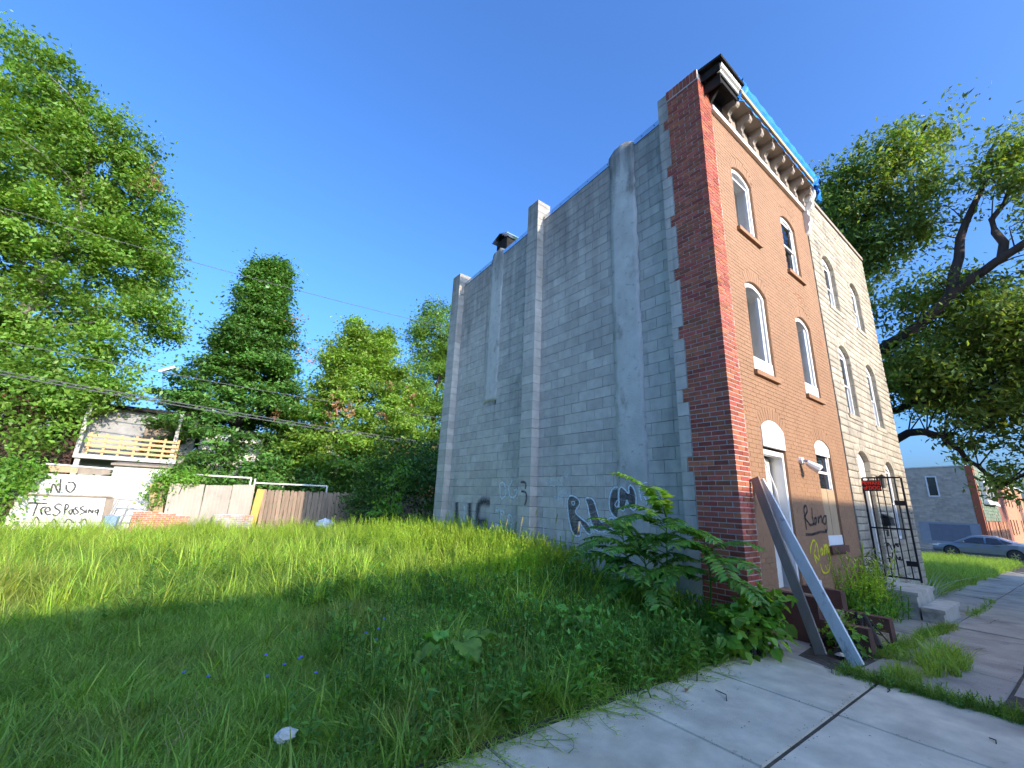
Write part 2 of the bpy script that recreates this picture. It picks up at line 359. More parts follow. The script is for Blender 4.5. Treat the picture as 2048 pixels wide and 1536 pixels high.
# ---- blocks
STU=[lambda za,zb:[(1.5,2.09)], lambda za,zb:[(5.9,6.45)] if zb>3.95 else []]
blocks=[]
for (a,b,ph) in ((.785,4.215,0.),(4.605,7.965,.11)):
    for (p,q,za,zb) in lay(a-ph,b,-.02,8.72,.4064,.2032,.009,.5,STU):
        p=max(p,a); t=TZ((p+q)/2)-.015
        if q-p<.03 or za>t-.03: continue
        zb=min(zb,t); dx=random.uniform(0,.0035)
        blocks.append(((.2065-dx/2-.0035+.03,(p+q)/2,(za+zb)/2),(.067+dx,q-p,zb-za)))
# pilasters: one block per course, proud of the wall
g=G()
for (a,b,top) in ((4.215,4.605,8.84),(7.96,8.40,8.40)):
    g.box(.008,.40,a+.008,b-.008,-.3,top-.01,.5)
    z=-.02;k=0
    while z<top-.05:
        zt=min(z+.2032,top)
        blocks.append(((.2+random.uniform(-.002,.002),(a+b)/2,(z+zt)/2),(.40,b-a,zt-z-.009))); z+=.2032;k+=1
g.build('pilaster_core',M['block_mortar'],HB)
g=G(); g.box(.009,.39,.692,.78,-.3,8.89,.5); g.build('quoin_core',M['block_mortar'],HB)
# block quoins behind the brick corner
TEETH=[-.02+.2032*k for k in (5,10,15,20,25,30,35,40)]
z=-.02
while z<8.9:
    zt=min(z+.2032,8.9); a=.605
    for t in TEETH:
        if abs(z-t)<.05: a=.69
    blocks.append(((.2+random.uniform(-.0015,.0015),(a+.785)/2,(z+zt)/2),(.40,.785-a,zt-z-.008))); z+=.2032
blocks.sort(key=lambda b:pdist(b[0])/math.sqrt(b[1][1]*b[1][2]))
for c,s in blocks[:300]: piece('concrete_block',SIDE,c,s,M['block'])
g=G()
for c,s in blocks[300:]: g.box(c[0]-s[0]/2,c[0]+s[0]/2,c[1]-s[1]/2,c[1]+s[1]/2,c[2]-s[2]/2,c[2]+s[2]/2)
g.build('upper_concrete_blocks',M['block_j'],SIDE,kind='stuff')
# ---- stucco strips (uneven surface, ragged edge, lumpy top)
def stucco(name,y0,y1,z0,z1,x,seed):
    rr=random.Random(seed); ny,nz=7,int((z1-z0)/.12); V=[];F=[]
    for k in range(nz+1):
        z=z0+(z1-z0)*k/nz; ea=rr.uniform(-.022,.022); eb=rr.uniform(-.022,.022)
        for i in range(ny+1):
            t=i/ny; y=y0+ea+(y1-y0+eb-ea)*t
            edge=min(t,1-t)*ny
            zz=z+(0 if k not in(0,nz) else (rr.uniform(-.03,.03)+(.09*math.sin(math.pi*t) if k==nz else 0)))
            V.append((x+rr.uniform(-.006,.004)+(.012 if edge<.5 else 0),y,zz))
    n=ny+1
    for k in range(nz):
        for i in range(ny): F.append((k*n+i,k*n+i+1,(k+1)*n+i+1,(k+1)*n+i))
    b=len(V); rim=[k*n for k in range(nz+1)]+[nz*n+i for i in range(1,n)]+[k*n+ny for k in range(nz-1,-1,-1)]+[i for i in range(ny-1,0,-1)]
    for r in rim: V.append((.24,V[r][1],V[r][2]))
    for i in range(len(rim)):
        j=(i+1)%len(rim); F.append((rim[i],rim[j],b+j,b+i))
    g=G(); g.add(V,F,.5); g.build(name,M['stucco'],HB,smooth=True)
stucco('stucco_strip',1.49,2.10,-.1,8.66,.165,3)
stucco('stucco_strip',5.89,6.46,3.95,8.36,.185,5)
# ---- brick corner
def bo(za,zb): return []
g=G(); g.box(.006,.395,.006,.6,-.3,8.93,.5)
for t in TEETH: g.box(.0065,.39,.59,.684,t+.002,t+.201,.5)
BC=g.build('brick_pilaster',M['mortar'],HB)
bricks=[]; CH=.0667; jj=.0125
ncourse=132; zb0=-.02-.0677; CH=.2032/3
for k in range(ncourse):
    za=zb0+k*CH+jj/2; zt=zb0+(k+1)*CH-jj/2; zm=(za+zt)/2
    end=.602
    for t in TEETH:
        if t<zm<t+.2032: end=.688
    if zm>8.735: continue
    Lr=.203
    # side face (runs along y), corner brick alternates header / stretcher
    first=.203 if k%2 else .10
    y=0.; y1=first
    side=[]
    while y<end-.02:
        e=min(y1,end); side.append((y,e)); y=e; y1=e+Lr
    # the corner brick shows on both faces: front part
    cx=.10 if k%2 else .203
    c0=side[0]
    bricks.append(((cx/2,(c0[1]-jj)/2,zm),(cx-.0,c0[1]-jj,zt-za)))
    for (a,b) in side[1:]: bricks.append(((.045,(a+b-jj)/2,zm),(.09,b-a-jj,zt-za)))
    x=cx; 
    while x<.385:
        e=min(x+Lr,.392)
        if e-x>.03: bricks.append(((((x+jj)+e)/2,.045,zm),(e-x-jj,.09,zt-za)))
        x=e
# soldier course on top
for i in range(9):
    y=.012+i*.0667; bricks.append(((.05,y+.0285,8.84),(.1,.057,.19)))
for x in (.135,.2): bricks.append(((x,.045,8.84),(.055,.09,.19)))
bricks.append(((.3,.045,8.79),(.14,.09,.055)))
bricks.sort(key=lambda b:pdist(b[0])/math.sqrt(max(b[1][0],b[1][1])*b[1][2]))
def jit(c): return (c[0]+random.uniform(-.0015,.0015),c[1]+random.uniform(-.0015,.0015),c[2])
for c,s in bricks[:300]: piece('brick',BC,jit(c),s,M['brick'])
g=G()
for c,s in bricks[300:]:
    c=jit(c); g.box(c[0]-s[0]/2,c[0]+s[0]/2,c[1]-s[1]/2,c[1]+s[1]/2,c[2]-s[2]/2,c[2]+s[2]/2)
g.build('upper_bricks',M['brick_j'],BC,kind='stuff')
# pale caulk line between brick corner and painted front
g=G(); 
for k in range(60):
    z=.4+k*.135; g.box(.393,.393+random.uniform(.010,.018),.004+random.uniform(0,.006),.045,z,z+.136,.5)
g.build('caulk_line',M['white_worn'],HB)
# ---- painted front
FY=.03
OP=dict(w3a=(1.0,1.77,6.2,7.45,.13),w3b=(3.09,3.83,6.2,7.45,.13),w2a=(1.0,1.78,3.62,5.12,.14),w2b=(3.08,3.83,3.62,5.12,.14),
        d1=(.95,1.75,.42,2.73,.14),w1=(3.08,3.84,.98,2.68,.13))
holed_wall('front_wall',M['brown'],HB,[(.41,-.3),(4.68,-.3),(4.68,8.34),(.41,8.34)],[arch(*o) for o in OP.values()],lambda u,v,d:(u,FY+.004+d,v),.24)
def opn(o,pad=0.,head=.0):
    x0,x1,z0,zs,rise=o
    w=(x1-x0)/2; rad=(w*w+rise*rise)/(2*rise); zc=zs+rise-rad; c=(x0+x1)/2
    def f(za,zb):
        if zb<z0-pad or za>zs+rise+head: return []
        if za<=zs+head*.5: return [(x0-pad,x1+pad)]
        d=za-head-zc
        if abs(d)>=rad: return []
        hw=math.sqrt(rad*rad-d*d); return [(c-hw-pad,c+hw+pad)]
    return f
g=G()
for (a,b,za,zb) in lay(.412,4.676,-.1,8.33,.213,.0667,.0045,.5,[opn(o,.001,.205) for o in OP.values()]):
    d=random.uniform(.0012,.0028); g.box(a,b,FY-d,FY+.012,za+.0008,zb-.0008)
for o in OP.values():   # arches of bricks on end above the openings
    x0,x1,z0,zs,rise=o; w=(x1-x0)/2; rad=(w*w+rise*rise)/(2*rise); zc=zs+rise-rad; c=(x0+x1)/2; A=math.asin(w/rad)+.02; n=12
    for i in range(n):
        t0=-A+2*A*i/n+.006; t1=-A+2*A*(i+1)/n-.006; r0,r1=rad+.003,rad+.2; d=random.uniform(.0015,.0035)
        g.prism([(c+r0*math.sin(t0),FY-d,zc+r0*math.cos(t0)),(c+r0*math.sin(t1),FY-d,zc+r0*math.cos(t1)),(c+r1*math.sin(t1),FY-d,zc+r1*math.cos(t1)),(c+r1*math.sin(t0),FY-d,zc+r1*math.cos(t0))],(0,.012,0))
    for s in (0,1):   # jambs beside the arch zone
        pass
g.build('painted_bricks',M['brown'],HB,kind='stuff')
# a few flakes where paint came off
g=G(); rr=random.Random(4)
for (cx,cz,n,sx,sz) in ((3.4,5.72,26,.3,.12),(4.35,5.0,16,.12,.12),(2.75,5.85,14,.2,.06),(3.45,3.38,12,.10,.10),(.62,3.0,8,.1,.3)):
    for i in range(n):
        x=cx+rr.gauss(0,sx)*.6; z=cz+rr.gauss(0,sz)*.6; a=rr.uniform(.006,.03); b=rr.uniform(.004,.012)
        if .45<x<4.6: g.box(x-a,x+a,FY-.0055,FY,z-b,z+b)
g.build('flaked_paint',M['brown_flake'],HB,kind='stuff')
# sills
def sill(o,m,parent,dz=.075,out=.055):
    g=G(); g.box(o[0]-.05,o[1]+.05,FY-out,FY+.16,o[2]-dz,o[2]+.002,.5); return g.build('sill',m,parent)
INY=FY+.042
def win_frame(o,y=INY,fw=.062,depth=.085,m=None,parent=None):
    g=G(); x0,x1,z0,zs,rise=o; e=.004
    arch_ring(g,arch(x0+e,x1-e,z0+e,zs,rise-e),arch(x0+fw,x1-fw,z0+fw,zs-.05,max(.06,rise-.03)),y,y+depth)
    arch_ring(g,arch(x0+e+.001,x1-e-.001,z0+e+.001,zs,rise-e-.001),arch(x0+.03,x1-.03,z0+.03,zs-.02,max(.06,rise-.02)),y+depth+.0005,FY+.262)
    return g.build('window_frame',m or M['white'],parent)
def win(o,style,label=None):
    w_=win_frame(o,parent=HB); w_.name='window'
    if label: w_['label']=label
    x0,x1,z0,zs,rise=o
    sill(o,M['brown'],w_)
    a,b=x0+.062,x1-.062
    if style=='empty':
        g=G(); g.box(a+.0,a+.025,INY+.03,INY+.075,z0+.06,zs-.02); g.box(b-.03,b,INY+.028,INY+.078,z0+.06,zs-.02); g.box(a,b,INY+.03,INY+.07,zs-.09,zs-.05); g.build('track',M['white'],w_)
    if style=='panel':
        g=G(); g.box(a-.03,b+.035,INY-.022,INY-.002,z0+.012,z0+.25,.5); g.build('bottom_panel',M['white'],w_)
        g=G(); g.box(a+.02,a+.045,INY+.03,INY+.075,z0+.25,zs-.02); g.box(b-.06,b-.02,INY+.028,INY+.078,z0+.25,zs-.02); g.box(b-.1,b-.075,INY+.028,INY+.078,z0+.25,zs-.02); g.build('track',M['white'],w_)
    if style=='sash':
        zm=z0+.55*(zs-z0)
        for (p,q,dy) in ((z0+.06,zm+.02,.05),(zm-.02,zs+rise-.1,.02)):
            s=G(); s.box(a,a+.04,INY+dy,INY+dy+.03,p,q); s.box(b-.04,b,INY+dy,INY+dy+.03,p,q); s.box(a+.04,b-.04,INY+dy,INY+dy+.03,p,p+.045); s.box(a+.04,b-.04,INY+dy,INY+dy+.03,q-.045,q)
            so=s.build('sash',M['white'],w_)
            s=G(); s.box(a+.041,b-.041,INY+dy+.012,INY+dy+.018,p+.046,q-.046); s.build('pane',M['pane_clear'],w_)
    return w_
def clear_glass(name):
    m=bpy.data.materials.new(name); m.use_nodes=True; nt=m.node_tree; N=nt.nodes
    tr=N.new('ShaderNodeBsdfTransparent'); gl=N.new('ShaderNodeBsdfGlossy'); gl.inputs['Roughness'].default_value=.02; fr=N.new('ShaderNodeFresnel'); fr.inputs['IOR'].default_value=1.6
    mx=N.new('ShaderNodeMixShader'); tr.inputs[0].default_value=(.72,.76,.76,1)
    nt.links.new(fr.outputs[0],mx.inputs[0]); nt.links.new(tr.outputs[0],mx.inputs[1]); nt.links.new(gl.outputs[0],mx.inputs[2]); nt.links.new(mx.outputs[0],N['Material Output'].inputs['Surface'])
    return m
M['pane_clear']=clear_glass('clear_glass')
win(OP['w3a'],'empty','white arched window frame without its sashes')
win(OP['w3b'],'sash')
win(OP['w2a'],'panel'); win(OP['w2b'],'panel')
# ground floor window: arched head board, top light, plywood below, white board at the sill
o=OP['w1']; w1=win_frame(o,parent=HB); w1.name='window'; w1['label']='ground floor window half boarded with plywood'
x0,x1,z0,zs,rise=o; sill(o,M['brown_dark'],w1,.11,.05)
g=G(); P=[(x0+.01,zs-.16),(x1-.01,zs-.16)]+arch(x0+.01,x1-.01,z0,zs,rise-.008)[2:]; g.prism([(u,INY-.03,v) for u,v in P],(0,.025,0)); g.build('arched_head',M['white'],w1)
a,b=x0+.062,x1-.062
g=G(); g.box(a,b,INY+.02,INY+.055,2.20,2.245); g.box(b-.045,b-.001,INY+.018,INY+.058,1.95,2.52); g.build('sash_bar',M['white'],w1)
g=G(); g.box(a+.001,b-.046,INY+.034,INY+.04,1.93,2.199); g.box(a+.001,b-.046,INY+.034,INY+.04,2.246,2.51); g.build('pane',M['pane'],w1)
for i,(p,q) in enumerate(((a-.02,a+.285),(a+.305,b+.02))):
    g=G(); g.box(p,q,INY-.018,INY-.003,z0+.16,1.93); g.build('plywood',M['plywood'],w1)
g=G(); g.box(a-.03,b+.03,INY-.035,INY-.019,z0+.01,z0+.17); g.build('bottom_panel',M['white'],w1)
# door: white arched transom panel, frame, damaged white door standing ajar inside
o=OP['d1']; x0,x1,z0,zs,rise=o
g=G(); g.box(x0+.004,x0+.062,INY-.01,INY+.11,z0,2.40); g.box(x1-.066,x1-.004,INY-.01,INY+.11,z0,2.40); g.box(x0+.062,x1-.066,INY-.008,INY+.11,2.33,2.40)
DR=g.build('door_frame',M['white'],HB)
g=G(); P=[(x0+.003,2.44),(x1-.003,2.44),(x1-.003,zs-.02)]+[(x0+.003,zs-.02)]; g.prism([(u,INY-.055,v) for u,v in P],(0,.05,0)); g.build('transom_panel',M['white'],DR)
P=[(x0+.006,zs-.018),(x1-.006,zs-.018)]+arch(x0+.006,x1-.006,z0,zs,rise-.006)[2:]; g=G(); g.prism([(u,INY-.05,v) for u,v in P],(0,.045,0)); g.build('transom_arch',M['white'],DR)
g=G(); rr=random.Random(2)   # ghost of removed numerals
for (cx,dx) in ((1.23,0),(1.36,.01),(1.49,.02)):
    for (u,v,a,b) in ((0,.085,.028,.012),(0,0,.024,.010),(0,-.085,.028,.012),(.026,.042,.008,.04),(.024,-.045,.008,.035)):
        g.box(cx+u-a,cx+u+a,INY-.0572,INY-.0552,2.575+v-b,2.575+v+b)
g.build('numeral_ghost',mat('numeral_ghost',(.60,.58,.54),.7,.1,9,0),DR)
g=G(); g.box(x0+.0045,x0+.03,INY+.1105,FY+.262,z0,2.40); g.box(x1-.035,x1-.0045,INY+.1105,FY+.262,z0,2.40); g.box(x0+.031,x1-.036,INY+.1105,FY+.262,2.35,2.40); g.build('jamb_lining',M['white'],DR)
g=G(); g.obox((x0+.375,INY+.175,z0+.95),(.68,.035,1.88),Matrix.Rotation(R(4),3,'Z')); DO=g.build('door',M['white_worn'],HB)
for (dz,hh) in ((.45,.55),(1.35,.7)):
    g=G(); g.obox((x0+.375,INY+.152,z0+dz),(.46,.012,hh),Matrix.Rotation(R(4),3,'Z')); g.build('door_panel',M['white_worn'],DO)
g=G(); g.tube([(x0+.62,INY+.17,1.25),(x0+.62,INY+.14,1.25),(x0+.62,INY+.12,1.25)],[.02,.03,.025],8); g.build('handle',M['dark_metal'],DO)
g=G(); g.tube([(1.24,INY+.1,2.33),(1.30,INY+.06,2.1),(1.40,INY+.02,1.8),(1.47,INY+.03,1.45)],.012,6); g.build('loose_trim',M['white'],DR)
# shallow rooms behind the openings, walls set close to bounce sunlight and brighten them
g=G()
for (za,zb) in ((.30,.40),(3.10,3.30),(5.68,5.90),(7.95,8.05)): g.box(.46,4.55,FY+.26,8.09,za,zb,.5)

for (za,zb) in ((.401,3.099),(3.301,5.679),(5.901,7.949)):
    g.box(.461,4.549,1.35,1.45,za,zb,.5)
    for (p,q) in ((.70,.76),(1.98,2.04),(2.80,2.86),(4.05,4.11)): g.box(p,q,FY+.26,1.349,za,zb,.5)
g.build('room_walls',M['inner'],HB)
# ---- cornice
CN=G(); CN.box(.40,4.66,-.035,FY+.002,8.30,8.40,.5); CN=CN.build('cornice',M['white_worn'],HB)
g=G(); g.box(.861,4.57,FY-.004,FY+.02,8.401,8.80,.5); g.box(.86,4.58,-.275,FY+.02,8.801,8.825,.5); g.build('soffit_panel',M['tan'],CN)
g=G(); g.box(.86,4.58,-.268,.25,8.826,8.86,.5); g.build('cornice_deck',M['board_brown'],CN)
# left end, burnt and open
g=G(); g.box(.20,.859,-.29,.02,8.70,8.73); g.box(.20,.23,-.29,.02,8.50,8.699); g.box(.40,.858,.004,.025,8.41,8.699); g.prism([(.36,-.02,8.44),(.36,-.24,8.69),(.36,-.02,8.69)],(.05,0,0))
g.box(.12,.15,-.33,.1,8.70,8.86); g.box(.24,.857,-.27,-.24,8.60,8.698); g.build('burnt_end',M['burnt'],CN)
g=G(); prof=[(-.27,8.732),(-.30,8.745),(-.31,8.78),(-.345,8.80),(-.36,8.845),(-.36,8.86),(-.25,8.86),(-.25,8.732)]
g.prism([(.155,y,z) for y,z in prof],(.70,0,0)); g.build('crown_moulding',M['white_worn'],CN)
g=G(); g.prism([(.05,-.40,8.862),(.05,-.405,8.905),(.05,.15,8.95),(.05,.15,8.90)],(.84,0,0)); g.build('roof_edge',M['burnt'],CN)
# brackets
bp=[(0,-.36),(-.045,-.395),(-.085,-.37),(-.095,-.31),(-.075,-.26),(-.08,-.21),(-.12,-.16),(-.18,-.14),(-.22,-.15),(-.25,-.12),(-.26,-.07),(-.25,-.03),(-.255,.0),(0,.0)]
bm=G(); bm.prism([(0,y,z) for y,z in bp],(.10,0,0)); bm.box(-.02,.12,-.27,-.001,.001,.024); bm.box(-.015,.115,-.045,-.001,-.12,-.08)
bo_=bm.build('bracket',M['tan'],CN); bo_.location=(.93,FY-.006,8.775)
for i in range(1,8):
    c=bo_.copy(); COL.objects.link(c); c.parent=CN; c.location=(.93+i*.505,FY-.006,8.775)
g=G()
for i in range(8):
    x=.93+i*.505+.17
    if i<7: g.box(x,x+.27,FY-.014,FY-.005,8.50,8.70)
g.build('frieze_panel',M['tan'],CN)
g=G(); g.box(.95,4.47,-.318,-.285,8.835,8.92,.5); TB=g.build('timber_batten',M['timber'],CN)
# corbel at the right end
pr=[(0,8.80),(-.27,8.80),(-.30,8.74),(-.28,8.66),(-.24,8.60),(-.2,8.5),(-.22,8.42),(-.17,8.34),(-.10,8.30),(-.09,8.2),(-.13,8.12),(-.12,8.0),(-.07,7.94),(-.09,7.86),(-.07,7.78),(-.03,7.74),(0,7.72)]
g=G(); g.prism([(4.575,FY-.006+y,z) for y,z in pr],(.14,0,0)); g.prism([(4.555,FY-.006+y*.9,z) for y,z in pr[1:6]]+[(4.555,FY-.01,8.5),(4.555,FY-.01,8.8)],(.18,0,0)); g.build('corbel',M['white_worn'],CN)
# ---- blue tarp along the roof edge
def tarp():
    rr=random.Random(9); nx,ny=90,9; V=[];F=[]
    for i in range(nx+1):
        t=i/nx; x=.92+3.95*t
        bunch=max(0,1-t/.07)+max(0,(t-.9)/.1)
        for j in range(ny+1):
            s=j/ny
            up=min(1,s/.5); bk=max(0,(s-.5)/.5)
            y=-.279-.07*min(1,max(0,(up-.35)/.4))+.5*bk+.007*math.sin(x*17+j)+bunch*rr.uniform(-.07,.07)
            z=8.78+.36*up+.05*bk+.004*math.sin(x*31+s*4)+.008*math.sin(x*11-s*7)+bunch*rr.uniform(-.05,.14)*(1-bk)
            if s==0: z=8.81-.05*abs(math.sin(x*9.1))*(.3+rr.random())-.14*max(0,(t-.92)/.08)-.10*max(0,1-t/.05)
            V.append((x,y,z))
    n=ny+1
    for i in range(nx):
        for j in range(ny): F.append((i*n+j,i*n+j+1,(i+1)*n+j+1,(i+1)*n+j))
    g=G(); g.add(V,F,.5)
    # hanging corner on the right
    V=[];F=[]
    for i in range(9):
        for j in range(7):
            x=4.55+.36*i/8; V.append((x,-.33+.05*math.sin(i*1.9+j)+.06*i/8,8.93+.08*math.sin(i*.8)-(.22+.15*i/8)*j/6+rr.uniform(-.02,.02)))
    for i in range(8):
        for j in range(6): F.append((i*7+j,i*7+j+1,(i+1)*7+j+1,(i+1)*7+j))
    g.add(V,F,.5)
    o=g.build('roof_tarp',M['tarp'],label='crumpled blue tarp tied along the roof edge above the broken cornice',cat='tarp')
tarp()
# ---- flashing strips on the block wall, chimney
g=G()
for (a,b) in ((.79,1.47),(2.11,4.21),(4.61,5.9),(6.46,7.96)):
    g.prism([(.192,a,TZ(a)-.03),(.192,b,TZ(b)-.03),(.192,b,TZ(b)+.085),(.192,a,TZ(a)+.085)],(.006,0,0),.5)
    g.prism([(.1985,a,TZ(a)+.079),(.1985,b,TZ(b)+.079),(.1985,b,TZ(b)+.085),(.1985,a,TZ(a)+.085)],(.25,0,0),.5)
FL=g.build('flashing',M['metal'],HB)
g=G()
for i in range(24):
    y=1.0+i*.29
    if 1.45<y<2.12 or 4.2<y<4.62 or 5.88<y<6.47: continue
    g.tube([(.193,y,TZ(y)+.03),(.187,y,TZ(y)+.03)],.012,6)
g.build('rivets',M['dark_metal'],FL)
g=G(); g.prism([(.196,.79,TZ(.79)-.045),(.196,7.96,TZ(7.96)-.045),(.196,7.96,TZ(7.96)-.03),(.196,.79,TZ(.79)-.03)],(.01,0,0),.5); g.build('drip_shadow_strip',M['dark_metal'],FL)  # solid dark strip drawn as the shadow line under the flashing
CH_=G(); CH_.box(.26,.62,5.86,6.36,8.05,8.78,.5); CH_=CH_.build('chimney',M['burnt'],HB)
g=G(); 
g.prism([(.16,5.74,8.80),(.16,6.11,8.95),(.16,6.48,8.80),(.16,6.48,8.78),(.16,6.11,8.925),(.16,5.74,8.78)],(.56,0,0)); g.build('cap',M['metal'],CH_)
# ---- lamp on the front
LT=G(); LT.tube([(2.30,FY-.002,2.33),(2.30,FY-.05,2.33)],[.065,.06],10); LT=LT.build('flood_lamp',M['white'],label='white double flood lamp fixed to the brown front beside the door',cat='lamp')
g=G(); g.tube([(2.30,FY-.05,2.33),(2.31,FY-.10,2.32),(2.33,FY-.15,2.27)],.018,6); g.build('arm',M['metal'],LT)
g=G(); g.tube([(2.31,FY-.10,2.30),(2.33,FY-.16,2.25),(2.36,FY-.24,2.19),(2.365,FY-.25,2.18)],[.045,.06,.075,.06],10); g.build('lamp_head',M['white'],LT,smooth=False)
# small meter box on the front
g=G(); g.box(2.2,2.32,FY-.06,FY-.002,.30,.52); 
MB=g.build('meter_box',M['board_grey'],label='small grey meter box low on the brown front behind the leaning board',cat='meter box')
# ---- wooden/brick entrance steps
ST=thing('entrance_steps','worn brown brick entrance steps with stepped side walls and weeds','steps',(1.3,-.45,-.06))
def stepbox(nm,x0,x1,y0,y1,z0,z1):
    g=G(); e=.012; rr=random
    P=[(x0,y0,z0),(x1,y0,z0),(x1,y1,z0),(x0,y1,z0),(x0+e,y0+e,z1),(x1-e,y0+e,z1-.006),(x1-e,y1,z1),(x0+e,y1,z1)]
    g.add(P,[(4,5,6,7),(0,1,5,4),(1,2,6,5),(2,3,7,6),(3,0,4,7)],.5); return g.build(nm,M['brown_dark'],ST)
for (x0,x1) in ((.78,.955),(1.66,1.85)):
    stepbox('side_wall',x0,x1,-.93,-.46,-.15,.25); stepbox('side_wall',x0,x1,-.458,.02,-.15,.49)
M['tread']=mat('bare_tread',(.30,.22,.13),.95,.3,14,.5,50,stains=[((.10,.05,.035),5,.5,.6,.8,None)])
for (y0,y1,z) in ((-.90,-.46,.09),(-.458,-.2,.26),(-.198,.02,.40)):
    g=G(); g.box(.957,1.658,y0,y1,-.15,z); g.build('step',M['tread'],ST)
# ---- graffiti
def uvribbon(name,strokes,fmap,m,parent,label=None):
    V=[];F=[];U=[]
    for pts,wd in strokes:
        # catmull-rom smoothing
        P=[np.array(p,float) for p in pts]
        if len(P)>2:
            Q=[]
            for i in range(len(P)-1):
                p0=P[max(i-1,0)];p1=P[i];p2=P[i+1];p3=P[min(i+2,len(P)-1)]
                for k in range(5):
                    t=k/5; Q.append(.5*((2*p1)+(-p0+p2)*t+(2*p0-5*p1+4*p2-p3)*t*t+(-p0+3*p1-3*p2+p3)*t**3))
            Q.append(P[-1]); P=Q
        b=len(V)
        for i,p in enumerate(P):
            t=P[min(i+1,len(P)-1)]-P[max(i-1,0)]; t=t/(np.linalg.norm(t)+1e-9); n=np.array([-t[1],t[0]])
            lz=.0004*(i%3)
            V+=[fmap(*(p+n*wd/2),lz),fmap(*(p-n*wd/2),lz)]; U+=[(-1,0),(1,0)]
        for i in range(len(P)-1): F.append((b+2*i,b+2*i+1,b+2*i+3,b+2*i+2))
    me=bpy.data.meshes.new(name); me.from_pydata([tuple(v) for v in V],[],F); me.update()
    uv=me.uv_layers.new(name='UVMap')
    for l in me.loops: uv.data[l.index].uv=U[l.vertex_index]
    return link(name,me,m,parent,label=label)
M['sp_white']=mat('spray_white',(.80,.86,.88),.8,.05,5,0,alpha=(.85,.3))
M['sp_pale']=mat('spray_pale',(.78,.84,.84),.8,.05,5,0,alpha=(.8,.25))
M['sp_black']=mat('spray_black',(.02,.02,.024),.7,.1,5,0,alpha=(.9,.45))
M['sp_grey']=mat('spray_dark_faded',(.045,.045,.055),.9,.1,5,0,alpha=(.80,.15))
M['sp_yellow']=mat('spray_yellow',(.75,.66,.02),.6,.05,5,0,alpha=(.97,.5))
GS={
 'D':[(5.52,1.55),(5.54,1.72),(5.56,1.86),(5.47,1.9),(5.38,1.87),(5.33,1.74),(5.32,1.62),(5.4,1.56),(5.49,1.53)],
 'G':[(5.1,1.98),(5.11,1.9),(5.19,1.84),(5.2,1.72),(5.15,1.61),(5.06,1.57),(4.95,1.61),(4.9,1.69),(4.92,1.75),(4.99,1.72)],
 'Itop':[(5.67,1.27),(5.47,1.27),(5.33,1.25)],
 'Istem':[(5.47,1.25),(5.45,0.96)],
 'Ibot':[(5.66,0.94),(5.47,0.95),(5.26,0.95)],
 'S':[(5.05,1.13),(5.1,1.19),(5.18,1.19),(5.19,1.08),(5.17,1.02),(5.06,1.0),(5.04,0.94),(5.1,0.87),(5.19,0.88)],
 'iw':[(7.06,1.06),(7.04,0.83),(7.01,0.43)],
 'idot':[(7.09,1.32),(7.06,1.22)],
 'U1':[(7.49,1.4),(7.45,1.11),(7.42,0.8),(7.37,0.4)],
 'U2':[(6.83,1.4),(6.8,1.14),(6.76,0.85),(6.72,0.52)],
 'F1':[(5.93,1.44),(6.25,1.45),(6.4,1.37),(6.44,1.21),(6.43,1.01),(6.39,0.76),(6.42,0.59)],
 'F2':[(6.39,0.97),(6.2,0.98),(6.08,0.95),(6.05,0.85),(6.18,0.8)],
 'P1':[(4.75,1.89),(4.62,1.89),(4.57,1.83),(4.59,1.75)],
 'P2':[(4.72,1.7),(4.57,1.68),(4.54,1.55),(4.59,1.42)],
 'P3':[(4.78,1.03),(4.47,1.05)],
 'P4':[(4.76,0.96),(4.49,0.99)],
 'one':[(4.0,1.1),(3.99,0.85)],
 'r_R1':[(3.88,1.91),(3.82,1.74)],
 'r_R2':[(3.88,1.92),(3.78,1.94),(3.75,1.9),(3.84,1.85),(3.67,1.81)],
 'r_I2':[(3.66,1.94),(3.57,1.79)],
 'r_C2':[(3.5,1.99),(3.56,1.96),(3.56,1.9),(3.49,1.87),(3.42,1.89)],
 'r_K1':[(3.44,2.09),(3.34,1.99),(3.28,1.89)],
 'r_K2':[(3.3,2.13),(3.33,1.99),(3.4,2.01)],
 'r_pl1':[(3.6,1.71),(3.44,1.78)],
 'r_pl2':[(3.56,1.78),(3.5,1.69)],
 'r_R3':[(3.71,1.59),(3.66,1.62),(3.62,1.59),(3.66,1.54),(3.62,1.48)],
 'r_e1':[(3.57,1.6),(3.47,1.62),(3.48,1.65),(3.56,1.63),(3.58,1.58),(3.52,1.54),(3.45,1.58)],
 'r_b1':[(3.45,1.73),(3.39,1.66),(3.34,1.67),(3.31,1.72),(3.4,1.72)],
}
